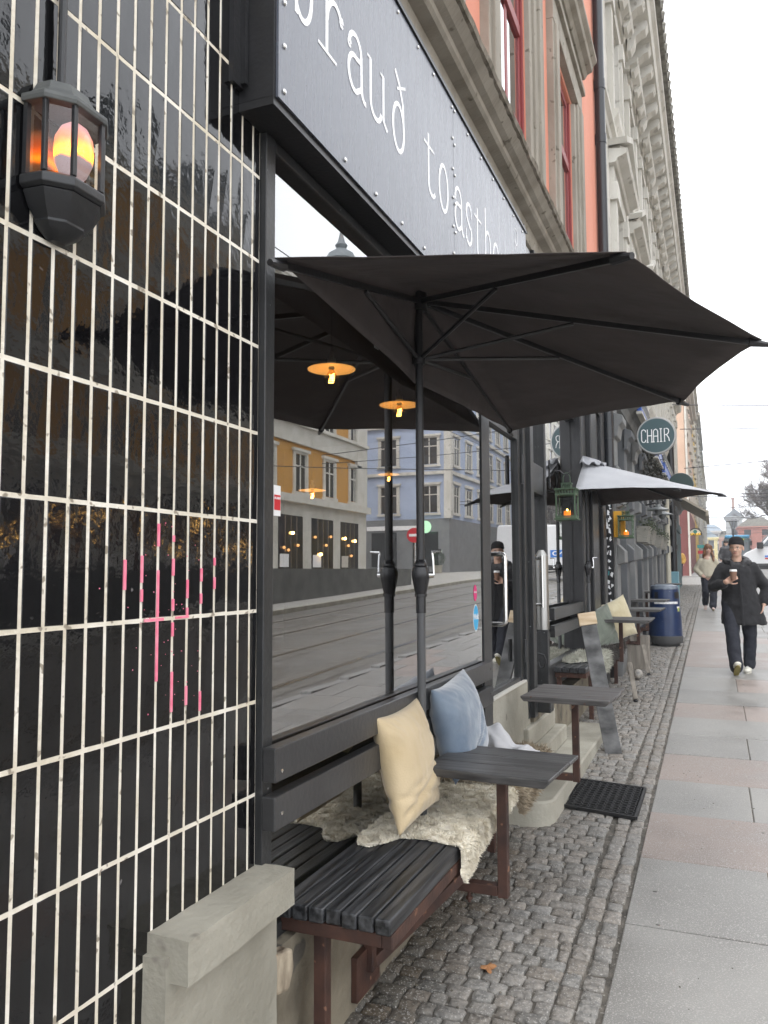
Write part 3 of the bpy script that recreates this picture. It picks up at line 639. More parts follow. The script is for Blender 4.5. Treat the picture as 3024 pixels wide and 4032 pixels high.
pillow(PF((.135, 3.46, .935), (.0, 1, .10), (-.22, -.08, .93)), .46, .40, .18, fabric('dusty_blue_velvet', (.10,.14,.195), (.165,.21,.265), 120, .3, .8, 9), 'dusty blue velvet pillow behind the beige one', 8, fold=[(-.10, .012, .014, .5), (-.06, .01, .014, .8)])
def fleece(name, outline, top, m, label, seed=1, dens=9000, ln=.024, curl=.8, cat='sheepskin'):
    """skin laid over the seat: base sheet plus tufts; outline in x,y; top(x,y)->z follows seat and its edge"""
    rr = random.Random(seed); q = MB()
    def inside(x, y):
        c = False; n = len(outline)
        for i in range(n):
            (x1, y1), (x2, y2) = outline[i], outline[(i+1) % n]
            if (y1 > y) != (y2 > y) and x < (x2-x1)*(y-y1)/(y2-y1)+x1: c = not c
        return c
    xs = [p[0] for p in outline]; ys = [p[1] for p in outline]; st_ = .012
    idx = {}
    def V(i, j):
        if (i, j) not in idx:
            x, y = min(xs)+i*st_, min(ys)+j*st_; p = top(x, y); idx[(i, j)] = len(q.v); q.v.append((p[0], p[1], p[2]+.006+.008*noise.noise(Vector((x*20, y*20, seed)))))
        return idx[(i, j)]
    for i in range(int((max(xs)-min(xs))/st_)+1):
        for j in range(int((max(ys)-min(ys))/st_)+1):
            if inside(min(xs)+(i+.5)*st_, min(ys)+(j+.5)*st_): q.f.append((V(i,j), V(i+1,j), V(i+1,j+1), V(i,j+1)))
    k = 0
    while k < dens:
        x = rr.uniform(min(xs)-.01, max(xs)+.01); y = rr.uniform(min(ys)-.01, max(ys)+.01)
        if not inside(x, y): continue
        k += 1; p = Vector(top(x, y)); e = 1e-3
        n = (Vector(top(x+e, y))-p).cross(Vector(top(x, y+e))-p).normalized()
        fl = Vector((noise.noise(Vector((x*16, y*16, seed+9))), noise.noise(Vector((x*16, y*16, seed+20))), -.1))*curl
        L_ = ln*rr.uniform(.6, 1.25); d = (n+fl*1.3+Vector((rr.uniform(-.4,.4), rr.uniform(-.4,.4), rr.uniform(-.3,.3)))).normalized()
        s_ = d.cross(Vector((rr.uniform(-1,1), rr.uniform(-1,1), rr.uniform(-1,1)))).normalized()*.0022; d2 = (d+fl*1.5+Vector((rr.uniform(-.5,.5), rr.uniform(-.5,.5), -.1))).normalized()
        b0 = p; b1_ = p+d*L_*.6; b2 = b1_+d2*L_*.6; nb_ = len(q.v)
        q.v += [tuple(b0-s_), tuple(b0+s_), tuple(b1_+s_*.9), tuple(b1_-s_*.9), tuple(b2)]; q.f += [(nb_, nb_+1, nb_+2, nb_+3), (nb_+3, nb_+2, nb_+4)]
    return tag(obj(name, q, m, None, fixn=False, smooth=180), label, cat)
def bench_top(x1, zt, hang=.22, yoff=0):
    def f(x, y):
        r_ = .02
        if x < x1: return (x, y, zt+.004)
        s = x-x1; a = min(s/r_, math.pi/2)
        return (x1+r_*math.sin(a)+max(0, s-r_*1.57)*.02, y, zt+.004-r_*(1-math.cos(a))-max(0, s-r_*1.57))
    return f
CRM = mat('cream_wool', (.58,.51,.38), .95, col2=(.80,.75,.63), vs=16, sheen=.4, fac=(.25,.6))
BRN = mat('brown_tipped_wool', (.17,.125,.075), .95, col2=(.45,.38,.27), vs=14, sheen=.3, fac=(.35,.7))
fleece('sheepskin', [(-.055,2.80),(-.02,2.70),(.03,2.69),(.07,2.75),(.10,2.82),(.18,2.84),(.28,2.82),(.35,2.80),(.42,2.79),(.455,2.82),(.45,2.90),(.42,3.02),(.40,3.2),(.39,3.5),(.37,3.66),(-.055,3.66)], bench_top(.318, .62), CRM, 'curly cream sheepskin under the beige pillow, one corner hanging over the bench edge', 1, 36000, .015, 1.3)
fleece('sheepskin', [(-.04,3.6),(.40,3.64),(.47,3.7),(.46,3.95),(.44,4.25),(.34,4.45),(.2,4.5),(-.02,4.4)], bench_top(.318, .63), BRN, 'brown and tan long haired sheepskin at the far end of the near bench', 2, 9000, .034)
# grey blanket over the brown skin
q = MB(); n = 40
for i in range(n+1):
    for j in range(19):
        u = i/n; v = j/18; a = v*2*math.pi
        c = Vector((-.0+.34*u, 3.98+.22*u+.04*math.sin(u*6), .735+.035*math.sin(u*5+.5)-.03*u))
        r1 = (.085-.05*u+.018*math.sin(u*17))*min(1, 6*(1-u)+.15)*min(1, .4+u*6)
        rr_ = r1*(1+.25*math.sin(3*a+u*9)+.14*math.sin(5*a-u*14))
        q.v.append(tuple(c+Vector((0, .95*math.cos(a)*rr_*1.3, math.sin(a)*rr_*.8))))
for i in range(n):
    for j in range(18): a = i*19+j; q.f.append((a, a+19, a+20, a+1))
tag(obj('blanket', q, fabric('light_grey_fleece', (.40,.40,.41), (.50,.50,.52), 200, .2), None, smooth=180), 'light grey fleece blanket bundled behind the blue pillow', 'blanket')
# ------------------------------------------------------------------ half parasol
CAN = mat('black_brown_canvas', (.040,.032,.031), .85, col2=(.054,.043,.041), vs=3, bump=.3, bs=400, dist=.001, bump2=(5,.8,.03))
def canopy_panel(b, A, Bq, T, sag=.03, edge=.03, n=12):
    A, Bq, T = Vector(A), Vector(Bq), Vector(T); base = len(b.v); rows = []
    for i in range(n+1):
        s = i/n; row = []
        for j in range(i+1):
            t = j/i if i else 0
            p = T+(A-T)*s*(1-t)+(Bq-T)*s*t
            mid = 4*t*(1-t)
            p = p+Vector((0,0,sag*mid*s*(1-s)*1.2-.0))
            p = p+(T-p).normalized()*edge*mid*s**3
            p.z += .006*noise.noise(p*7)*s
            row.append(len(b.v)); b.v.append(tuple(p))
        rows.append(row)
    for i in range(n):
        for j in range(i+1):
            b.f.append((rows[i][j], rows[i+1][j], rows[i+1][j+1]))
            if j < i: b.f.append((rows[i][j], rows[i+1][j+1], rows[i][j+1]))
def parasol(base, rim, apex, ztop, label, canv, crank_z=1.615, zfoot=.6, vent=False, closed=False, white=None, wallpt=None):
    t = thing('parasol', base, label, 'parasol')
    bx, by = base[0], base[1]
    q = MB(); prs = list(zip(rim, rim[1:]+([rim[0]] if closed else [])))
    for a, e in prs: canopy_panel(q, a, e, apex)
    if wallpt: canopy_panel(q, wallpt, rim[0], apex, 0, .01); canopy_panel(q, rim[-1], wallpt, apex, 0, .01)
    cp = obj('canopy', q, canv, t, fixn=False, smooth=30)
    bm = bmesh.new(); bm.from_mesh(cp.data); bmesh.ops.remove_doubles(bm, verts=bm.verts, dist=.002); bmesh.ops.recalc_face_normals(bm, faces=bm.faces); bm.to_mesh(cp.data); bm.free()
    me_ = cp.data
    if sum(p.normal.z for p in me_.polygons) < 0: me_.flip_normals()
    sm = cp.modifiers.new('thick', 'SOLIDIFY'); sm.thickness = .0025; sm.offset = -1
    if white: me_.materials.append(white); sm.material_offset = 1; sm.material_offset_rim = 1
    q = MB(); q.tube([(bx, by, 1.25), (bx, by, apex[2]-.02)], .0215, 16); q.tube([(bx, by, zfoot), (bx, by, 1.12)], .025, 16)
    obj('pole', q, BLK, t, smooth=True) if False else None
    p1 = MB(); p1.tube([(bx, by, crank_z), (bx, by, apex[2]-.02)], .0170, 18); obj('upper_pole', p1, BLK, t, smooth=True)
    p1 = MB(); p1.tube([(bx, by, zfoot), (bx, by, crank_z-.15)], .0178, 18); obj('lower_pole', p1, mat('grey_steel_tube', (.07,.072,.075), .4), t, smooth=True)
    p1 = MB(); p1.lathe([(.0205,-.15),(.0205,-.085),(.0255,-.083),(.0255,-.072),(.0235,-.07),(.026,-.06),(.036,-.01),(.038,.005),(.037,.02),(.033,.036),(.026,.04),(.028,.044),(.026,.052),(.022,.060),(.0175,.068)], (bx, by, crank_z-.03), 24); hs_ = obj('crank_housing', p1, mat('black_plastic_gloss', (.015,.015,.017), .25), t, smooth=True)
    cx = .052; zc_ = crank_z-.015
    p1 = MB(); p1.tube([(bx+.02, by+.005, zc_-.01), (bx+.052, by+.012, zc_-.01)], .013, 12); p1.tube([(bx+.052, by+.012, zc_-.01), (bx+.050, by+.012, zc_+.05), (bx+.046, by+.012, zc_+.085)], .0055, 8); p1.tube([(bx+.046, by+.012, zc_+.085), (bx+.088, by+.012, zc_+.087)], .007, 10)
    obj('crank_handle', p1, CHROME, hs_, smooth=True)
    p1 = MB(); p1.tube([(bx, by, apex[2]-.10), (bx, by, apex[2]-.03)], .036, 16); obj('hub', p1, BLK, t, smooth=True)
    p1 = MB(); p1.tube([(bx, by, apex[2]-.33), (bx, by, apex[2]-.28)], .027, 16); obj('runner', p1, BLK, t, smooth=True)
    for c in rim:
        a = Vector((bx, by, apex[2]-.06)); e = Vector(c)-Vector((0,0,.018)); e2 = a+(e-a)*.995
        p1 = MB(); p1.bar(a, e2, .014, .021); rb = obj('rib', p1, BLK, t, bevel=.002)
        p1 = MB(); d = (e-a).normalized(); p1.tube([e-d*.05, e+d*.025], [.018, .010], 8); obj('rib_tip', p1, BLK, rb, smooth=True)
        m_ = a+(e-a)*.47-Vector((0,0,.014)); p1 = MB(); p1.tube([(bx+.03*d.x, by+.03*d.y, apex[2]-.305), m_], .0085, 8); obj('strut', p1, BLK, t, smooth=True)
    return t
rimA = [(.10, 1.90, 2.485), (.999, 2.284, 2.50), (1.402, 3.39, 2.50), (1.085, 4.43, 2.495), (.10, 4.74, 2.458)]
rimA[0] = (.09, 1.90, 2.482); rimA[-1] = (.09, 4.74, 2.458)
pa = parasol((.085, 3.105, 0), rimA, (.085, 3.105, 2.80), 2.8, 'black half parasol opened over the near bench, its straight side along the cafe window', CAN, wallpt=(.045, 3.15, 2.405))
b = MB(); b.box(.06, .063, 2.90, 2.94, 2.50, 2.60); obj('care_label', b, WHT, pa)
# parasol by the second bench, grey outside
CAN2 = mat('light_grey_canvas', (.36,.365,.385), .8, col2=(.43,.435,.45), vs=3, bump=.25, bs=300, dist=.001, bump2=(5,.4,.02))
def two_sided(m, under):
    n = m.node_tree.nodes; l = m.node_tree.links; b = n['Principled BSDF']; o = n['Material Output']; g = n.new('ShaderNodeNewGeometry')
    mix = n.new('ShaderNodeMixShader'); d = n.new('ShaderNodeBsdfDiffuse'); d.inputs[0].default_value = (*under, 1); d.inputs[1].default_value = .5
    l.new(g.outputs['Backfacing'], mix.inputs[0]); l.new(b.outputs[0], mix.inputs[1]); l.new(d.outputs[0], mix.inputs[2]); l.new(mix.outputs[0], o.inputs[0])
# ------------------------------------------------------------------ wall lantern
wl = thing('wall_lantern', (0, 1.12, 2.3), 'lit black half octagon lantern with amber glass mounted on the black tiles', 'wall lantern')
yc = 1.183
def plan(k, x0=.004): return [(x0, yc-.084*k), (.044*k+.01, yc-.079*k), (.079*k+.01, yc-.038*k), (.079*k+.01, yc+.038*k), (.044*k+.01, yc+.079*k), (x0, yc+.084*k)]
def loft(levels, name, m, parent, bev=.002, sm=False):
    q = MB(); n = 6
    for k, z in levels: q.v += [(p[0], p[1], z) for p in plan(k)]
    for i in range(len(levels)-1):
        for j in range(n): q.f.append((i*n+j, i*n+(j+1) % n, (i+1)*n+(j+1) % n, (i+1)*n+j))
    q.f.append(tuple(range(n))); q.f.append(tuple((len(levels)-1)*n+j for j in range(n)))
    return obj(name, q, m, parent, bevel=bev, smooth=sm)
LB = mat('black_cast_aluminium', (.018,.019,.021), .42, bump=.25, bs=120, dist=.002)
LBH = mat('dusty_grey_hood', (.055,.06,.06), .6, col2=(.10,.105,.10), vs=14, bump=.35, bs=90, dist=.002)
zb, zt_ = 2.366, 2.506
hd = loft([(1.08, zt_-.004), (1.10, zt_+.004), (1.08, zt_+.012), (.92, zt_+.018), (.76, zt_+.034), (.64, zt_+.054), (.52, zt_+.060)], 'hood', LBH, wl)
loft([(1.0, zb-.004), (1.07, zb-.010), (1.07, zb-.026), (.98, zb-.032)], 'lower_rim', LB, wl)
loft([(.97, zb-.033), (.80, zb-.062), (.62, zb-.078), (.60, zb-.081), (.62, zb-.084), (.46, zb-.098), (.26, zb-.108), (.20, zb-.111)], 'bottom_bowl', LB, wl, sm=30)
for p in plan(.97)[1:5]:
    q = MB(); q.box(p[0]-.0045, p[0]+.0045, p[1]-.005, p[1]+.005, zb-.004, zt_); obj('corner_bar', q, LB, wl, bevel=.0015)
q = MB(); q.box(.004, .014, yc-.084, yc-.074, zb-.004, zt_); obj('corner_bar', q, LB, wl); q = MB(); q.box(.004, .014, yc+.074, yc+.084, zb-.004, zt_); obj('corner_bar', q, LB, wl)
pp = plan(.95)
for a, e in zip(pp, pp[1:]):
    q = MB(); q.add([(a[0], a[1], zb), (e[0], e[1], zb), (e[0], e[1], zt_), (a[0], a[1], zt_)], [(0,1,2,3)]); obj('glass_pane', q, GLASS2, wl, fixn=False)
q = MB(); q.box(.003, .0045, yc-.072, yc+.072, zb, zt_); obj('back_plate', q, mat('brassy_reflector', (.35,.2,.06), .25, 1), wl)
def flame_mat():
    m = bpy.data.materials.new('flame_effect_bulb'); m.use_nodes = True; n = m.node_tree.nodes; l = m.node_tree.links; b = n['Principled BSDF']
    b.inputs['Base Color'].default_value = (.16,.13,.13,1); b.inputs['Roughness'].default_value = .3
    g = n.new('ShaderNodeNewGeometry'); s = n.new('ShaderNodeSeparateXYZ'); l.new(g.outputs['Position'], s.inputs[0])
    t = n.new('ShaderNodeTexNoise'); t.inputs['Scale'].default_value = 28; l.new(g.outputs['Position'], t.inputs[0])
    a = n.new('ShaderNodeMath'); a.operation = 'MULTIPLY_ADD'; a.inputs[1].default_value = .02; l.new(t.outputs['Fac'], a.inputs[0]); l.new(s.outputs['Z'], a.inputs[2])
    mr = n.new('ShaderNodeMapRange'); mr.inputs['From Min'].default_value = zb+.01; mr.inputs['From Max'].default_value = zb+.155; l.new(a.outputs[0], mr.inputs['Value'])
    r = n.new('ShaderNodeValToRGB'); el = r.color_ramp.elements; el[0].position = 0; el[0].color = (.10,.07,.07,1); el[1].position = 1; el[1].color = (.25,.12,.10,1)
    for p, c in ((.30,(.10,.07,.08,1)), (.33,(1.2,.3,.01,1)), (.40,(2.6,.95,.02,1)), (.47,(1.5,.3,.005,1)), (.58,(.55,.13,.04,1)), (.75,(.30,.15,.16,1))):
        e_ = el.new(p); e_.color = c
    l.new(mr.outputs[0], r.inputs[0]); l.new(r.outputs[0], b.inputs['Emission Color']); b.inputs['Emission Strength'].default_value = 1.5
    return m
q = MB(); q.lathe([(.014, zb-.005), (.015, zb+.008), (.026, zb+.022), (.036, zb+.046), (.038, zb+.07), (.036, zb+.094), (.026, zb+.115), (.011, zb+.127), (.001, zb+.129)], (.05, yc, 0), 24)
obj('bulb', q, flame_mat(), wl, smooth=True)
cd = MB(); cd.tube([(.018, 1.178, 2.54), (.018, 1.178, 3.6)], .0085, 10); cd.box(0, .03, 1.165, 1.191, 2.78, 2.79)
tag(obj('cable_conduit', cd, LB, smooth=True), 'thin black cable conduit running down the tiles to the lantern', 'conduit')
# ------------------------------------------------------------------ salmon building above the cafe
SAL = mat('salmon_render', (.62,.24,.16), .85, col2=(.68,.29,.20), vs=1.5, bump=.2, bs=60, stretch=(1,1,.35))
STN = mat('grey_brown_stone', (.24,.215,.175), .85, col2=(.33,.30,.25), vs=3, stretch=(1,2,.5), bump=.45, bs=30, speck=(12,(.15,.13,.10),.33))
STND = mat('mossy_dark_stone', (.10,.085,.06), .95, col2=(.24,.21,.17), vs=14, bump=.8, bs=50, detail=8)
REDF = mat('red_window_frame', (.24,.04,.04), .5)
sb_ = thing('salmon_building', (-3, 6, 4), 'salmon pink upper floors with stone window surrounds and heavy cornice above the cafe', 'building')
b = MB()
wy = [(.45, 1.35), (2.65, 3.55), (4.85, 5.75), (7.05, 7.95)]
wz = [(4.3, 6.35), (8.2, 10.2)]
ys = [-2.5]+[v for p in wy for v in p]+[10.03]
for i in range(0, len(ys)-1, 2): b.box(-.5, 0, ys[i], ys[i+1], 4.0, 13)
for a, e in wy: b.box(-.5, -.001, a, e, 3.9, 4.3); b.box(-.5, -.001, a, e, 6.35, 8.2); b.box(-.5, -.001, a, e, 10.2, 13)
b.box(-8, -.51, -2.5, 10.03, 3.6, 13)
obj('wall', b, SAL, sb_)
b = MB()
prof = [(-.02,3.93),(.045,3.95),(.055,4.00),(.06,4.055),(.12,4.065),(.135,4.08),(.14,4.105),(.175,4.12),(.22,4.165),(.225,4.19),(.215,4.215),(0,4.30)]
b.prism(prof, -2.5, 10.0, 'y'); obj('cornice', b, STN, sb_)
b = MB()
vs_ = []
for i in range(260):
    y = -1+i*.042; n_ = noise.noise(Vector((y*7, 0, 0)))*.008+noise.noise(Vector((y*31, 2, 0)))*.005; n2 = noise.noise(Vector((y*19, 5, 0)))*.006
    vs_ += [(.19, y, 4.150+n2*.5), (.229+n_*.5, y, 4.163+n2), (.236+n_, y, 4.192), (.222+n_, y, 4.222+n2), (.0, y, 4.305)]
b.v = vs_
for i in range(259):
    for k in range(4): a = i*5+k; b.f.append((a, a+5, a+6, a+1))
obj('cornice_edge', b, STND, sb_, smooth=True)
b = MB(); b.box(-.02, .03, -2.5, 10, 3.60, 3.93); obj('flashing', b, mat('pale_grey_flashing', (.45,.47,.5), .35, col2=(.55,.57,.6), vs=2), sb_)
for (a, e) in wy:
    for (z0, z1) in wz:
        q = MB(); zk = z0; z0 = max(z0, 4.5) if z0 < 5 else z0
        q.box(-.01, .06, a-.38, a-.10, z0-.25, z1+.05); q.box(-.01, .04, a-.10, a-.002, z0-.25, z1+.0); q.box(-.01, .085, a-.33, a-.20, z0-.25, z1+.03)
        q.box(-.01, .06, e+.10, e+.38, z0-.25, z1+.05); q.box(-.01, .04, e+.002, e+.10, z0-.25, z1+.0); q.box(-.01, .085, e+.20, e+.33, z0-.25, z1+.03)
        q.box(-.01, .065, a-.38, e+.38, z1+.052, z1+.28); q.box(-.01, .10, a-.40, e+.40, z1+.282, z1+.34); q.box(-.01, .07, a-.38, e+.38, z1+.342, z1+.50)
        q.prism([(-.01, z1+.502), (.09, z1+.502), (.12, z1+.55), (.17, z1+.57), (.18, z1+.62), (.22, z1+.66), (.22, z1+.70), (-.01, z1+.74)], a-.46, e+.46, 'y')
        q.box(-.01, .13, a-.40, e+.40, z0-.35, z0-.26) if z0 > 5 else None
        obj('window_surround', q, STN, sb_, bevel=.006)
        z0 = zk; q = MB(); x = -.03
        q.box(x-.05, x, a, a+.07, z0, z1); q.box(x-.05, x, e-.07, e, z0, z1); q.box(x-.05, x, a+.071, e-.071, z1-.07, z1); q.box(x-.05, x, a+.071, e-.071, z0, z0+.08)
        q.box(x-.05, x+.015, a+.071, e-.071, z1-.75, z1-.66); q.box(x-.045, x-.004, (a+e)/2-.035, (a+e)/2+.035, z0+.081, z1-.76); q.box(x-.045, x-.005, (a+e)/2-.02, (a+e)/2+.02, z1-.65, z1-.08)
        q.box(x-.05, x+.02, a+.0705, e-.0705, z0+.50, z0+.56); q.box(-.03, -.01, e-.02, e-.001, z0, z1)
        fr_ = obj('window', q, REDF, sb_, bevel=.004)
        q = MB(); q.box(x-.012, x-.008, a+.071, e-.071, z0+.081, z1-.071); obj('pane', q, GLASS3, fr_)
        q = MB(); q.box(x-.12, x-.11, a, e, z0, z1); obj('curtain', q, mat('pale_curtain', (.5,.52,.52), .9), fr_)
dp = thing('drainpipe', (.06, 9.86, 0), 'black drainpipe between the salmon and the white facade', 'drainpipe')
b = MB(); b.tube([(.07, 9.88, 2.6), (.07, 9.88, 13)], .062, 16)
for z in (3.2, 5.1, 6.9, 7.6, 9.5, 11.5): b.tube([(.07, 9.88, z), (.07, 9.88, z+.12)], .069, 16)
obj('pipe', b, mat('black_blue_pipe', (.018,.02,.024), .3), dp, smooth=True)
# ------------------------------------------------------------------ second unit: dark framed door and window
su = thing('neighbour_shopfront', (-.1, 7.6, 0), 'dark framed door and plate glass beside the second bench, with black pillars', 'shopfront')
b = MB()
b.box(-.25, -.0, 5.70, 5.79, .62, 3.5); b.box(-.25, .02, 5.665, 5.698, .6, 3.5); b.box(-.25, -.02, 5.80, 5.86, .62, 3.5)
b.box(-.22, -.06, 6.53, 6.60, .62, 3.4); b.box(-.22, -.07, 5.862, 6.528, 2.22, 2.45); b.box(-.22, -.07, 5.862, 6.528, 3.1, 3.4)
b.box(-.22, -.08, 6.604, 8.28, 3.15, 3.4); b.box(-.22, -.09, 6.604, 8.28, .62, .82)
obj('frame', b, FRM, su, bevel=.004)
b = MB(); b.box(-.125, -.12, 5.862, 6.528, .8, 2.22); b.box(-.125, -.12, 5.862, 6.528, 2.452, 3.098); obj('door_pane', b, glass_mat('side_door_glass', 2.2, (.6,.63,.62), wav=.08, add=.2), su)
b = MB(); b.box(-.135, -.13, 6.602, 8.28, .82, 3.15); obj('window_pane', b, glass_mat('side_window_glass', 2.3, (.6,.65,.63), wav=.05, add=.3), su)
b = MB(); b.box(-.6, -.02, 8.30, 8.62, .3, 3.8); b.box(-.6, .03, 8.66, 9.10, .3, 3.8); b.box(-.6, -.0, 9.14, 9.42, .3, 3.8); b.box(-.6, .04, 9.46, 9.72, .3, 3.8); b.box(-.6, .0, 9.74, 9.96, .3, 3.8)
obj('pillar', b, BLK, su, bevel=.01)
b = MB(); b.box(-.6, .06, 5.66, 9.98, 3.8, 3.94); b.box(-.6, .03, 5.66, 9.98, 3.4, 3.6); b.box(-.6, .0, 5.66, 8.3, 3.5, 3.8); obj('fascia', b, BLK, su)
b = MB(); b.box(-.3, .01, 5.62, 9.98, .05, .60); obj('base_wall', b, CONC2, su)
b = MB(); ya = 5.90
b.tube([(-.07, ya, 1.70), (.03, ya, 1.70)], .011, 10); b.tube([(-.07, ya, 1.36), (.03, ya, 1.36)], .011, 10); b.tube([(.03, ya, 1.72), (.03, ya, 1.34)], .012, 10); obj('door_handle', b, STEEL, su, smooth=True)
b = MB(); b.tube([(.02, 5.75, 1.02), (.06, 5.75, 1.01), (.075, 5.75, .97), (.06, 5.75, .925), (.03, 5.75, .92), (.02, 5.75, .96)], .007, 8); obj('iron_hook', b, BLK, su, smooth=True)
b = MB(); b.box(0, .12, 5.66, 5.78, .62, .80); obj('junction_box', b, FRM, su, bevel=.01)
cy = MB(); cy.lathe([(.052, 0), (.052, .56), (.046, .57), (.02, .61)], (-.035, 6.2, 1.16), 24, None)
ca = tag(obj('ashtray_tube', cy, mat('dull_steel', (.34,.335,.32), .38, 1), smooth=True), 'tall brushed steel cylinder fixed on the dark door frame', 'wall ashtray')
# green lanterns on brackets
GRN = mat('green_lacquer', (.05,.09,.05), .5, col2=(.07,.115,.065), vs=10)
def lantern(x, y, z, s, lab, bx):
    t = thing('hanging_lantern', (x, y, z), lab, 'lantern', 'green candle lanterns hung from wall brackets')
    w_ = .082*s; h = .25*s
    q = MB(); q.box(x-w_*1.12, x+w_*1.12, y-w_*1.12, y+w_*1.12, z, z+.012*s); q.box(x-w_, x+w_, y-w_, y+w_, z+.0125*s, z+.02*s)
    obj('base', q, GRN, t, bevel=.002)
    q = MB()
    for sx in (-1, 1):
        for sy in (-1, 1): q.box(x+sx*w_-.006*s*(1+sx), x+sx*w_+.006*s*(1-sx), y+sy*w_-.006*s*(1+sy), y+sy*w_+.006*s*(1-sy), z+.02*s, z+h)
    for a in (-1, 1):
        for zz in (.022, .205): 
            q.box(x-w_+.0125*s, x+w_-.0125*s, y+a*w_-.005*s*(1+a), y+a*w_+.005*s*(1-a), z+zz*s, z+(zz+.012)*s); q.box(x+a*w_-.005*s*(1+a), x+a*w_+.005*s*(1-a), y-w_+.0125*s, y+w_-.0125*s, z+zz*s, z+(zz+.012)*s)
        for k in range(7):
            o_ = -w_+.0125*s+(2*w_-.025*s)*k/6
            q.box(x+o_-.004*s, x+o_+.004*s, y+a*w_-.004*s*(1+a), y+a*w_+.004*s*(1-a), z+.2175*s, z+h); q.box(x+a*w_-.004*s*(1+a), x+a*w_+.004*s*(1-a), y+o_-.004*s, y+o_+.004*s, z+.2175*s, z+h)
    obj('frame', q, GRN, t)
    q = MB(); q.box(x-w_*1.1, x+w_*1.1, y-w_*1.1, y+w_*1.1, z+h, z+h+.01*s)
    for k in range(5):
        o_ = (-.036+.018*k)*s
        for a in (-1, 1): q.box(x+o_-.004*s, x+o_+.004*s, y+a*.036*s-.003, y+a*.036*s+.003, z+h+.01*s, z+h+.05*s); q.box(x+a*.036*s-.003, x+a*.036*s+.003, y+o_-.004*s, y+o_+.004*s, z+h+.01*s, z+h+.05*s)
    q.box(x-.045*s, x+.045*s, y-.045*s, y+.045*s, z+h+.05*s, z+h+.058*s); obj('roof', q, GRN, t)
    q = MB(); q.tube([(x-.03*s, y, z+h+.056*s), (x-.028*s, y, z+h+.11*s), (x-.01, y, z+h+.145*s), (x+.01, y, z+h+.145*s), (x+.028*s, y, z+h+.11*s), (x+.03*s, y, z+h+.056*s)], .0035*s, 6); obj('handle', q, GRN, t, smooth=True)
    q = MB()
    for a in (-1, 1): q.box(x-w_+.012, x+w_-.012, y+a*(w_-.007), y+a*(w_-.007)+.001, z+.034*s, z+.205*s); q.box(x+a*(w_-.007), x+a*(w_-.007)+.001, y-w_+.012, y+w_-.012, z+.034*s, z+.205*s)
    obj('glass', q, glass_mat('lantern_glass', 1.4, (.93,.94,.93)), t)
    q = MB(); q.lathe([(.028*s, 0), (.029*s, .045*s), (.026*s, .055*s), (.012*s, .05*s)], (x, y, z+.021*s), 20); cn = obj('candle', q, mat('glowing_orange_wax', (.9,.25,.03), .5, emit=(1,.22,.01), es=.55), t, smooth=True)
    q = MB(); q.ball((x, y, z+.083*s), .007*s, 8, 6, 1, 1, 1.6); obj('flame', q, mat('candle_flame', (1,.7,.2), .5, emit=(1,.65,.15), es=9), cn, smooth=True)
    br = thing('lantern_bracket', (bx, y, z), 'curved black wall bracket carrying the '+('nearer' if s > .99 and y < 8 else 'farther')+' green lantern', 'bracket')
    q = MB(); q.box(bx, bx+.012, y-.01, y+.01, z+h+.02, z+h+.26)
    zz = z+h+.14*s
    q2 = [(bx+.01, y, zz-.03), (bx+(x-bx)*.3, y, zz+.02), (bx+(x-bx)*.6, y, zz+.025), (x-.02, y, zz-.008), (x+.012, y, zz-.006), (x+.04, y, zz+.022)]
    q.tube(q2, .006, 8); obj('iron_arm', q, BLK, br, smooth=True)
lantern(.088, 6.70, 2.028, 1.0, 'green metal candle lantern hanging in front of the plate glass, the nearer one', -.06)
lantern(.235, 10.0, 2.00, 1.05, 'green metal candle lantern beside the yellow plate, the farther one', .0)
# ------------------------------------------------------------------ second bench, tables, parasol
b2 = bench((0, 9.5, 0), 6.95, 13.2, -.10, .175, .79, 'long grey slatted bench with light sheepskin beyond the cafe door', [(6.7, 9.2, 1.20, 1.30, -.075), (6.7, 9.2, 1.06, 1.155, -.075)],
    [(-.06, 7.0, .3), (.12, 7.6, .25), (.12, 9.6, .32), (.12, 11.8, .38)], 4)
GW = mat('worn_grey_board', (.05,.047,.045), .6, col2=(.12,.115,.11), vs=2.4, stretch=(1.3,22,22), bump=.4, bs=3, dist=.004, detail=7)
WOODL = WOODG
tb = [((.25, 9.0), .66, .62, 1.10, 'third table from the camera, above the light sheepskin'), ((.28, 10.75), .62, .6, 1.135, 'fourth table from the camera, against the blue litter bin'),
      ((.26, 12.5), .60, .55, 1.19, 'fifth small dark table, next to the rim of the litter bin'), ((.12, 14.4), .5, .5, 1.27, 'sixth dark table behind the litter bin, at its left'), ((.35, 16.5), .5, .5, 1.37, 'farthest small dark table just above the litter bin lid')]
for i, (c, sx, sy, z, lab) in enumerate(tb):
    t_ = table(c, sx, sy, z, R(-3), .0, z-.42, lab, 1, wm=GW, nb=2)
    if i in (0, 1):
        q = MB(); q.bar((.36, c[1]-.3, z-.44), (.425, c[1]-.45, gz(c[1]-.45)+.03), .045, .045, (1,0,0)); obj('prop_leg', q, WOODG, t_, bevel=.004)
        q = MB(); q.lathe([(.02,0),(.025,.01),(.01,.03)], (.425, c[1]-.45, gz(c[1]-.45)+.01), 8); obj('foot', q, BLK, t_)
SGW = mat('pale_sage_wool', (.30,.30,.24), .95, col2=(.50,.49,.42), vs=14, sheen=.3)
DKW = mat('dark_brown_wool', (.035,.03,.025), .95, col2=(.09,.08,.07), vs=14, sheen=.2)
fleece('sheepskin', [(-.09,7.3),(.0,7.22),(.1,7.35),(.2,7.5),(.30,7.6),(.34,8.0),(.30,8.4),(-.09,8.5)], bench_top(.172, .79), SGW, 'pale sage coloured sheepskin on the second bench', 5, 5000, .04)
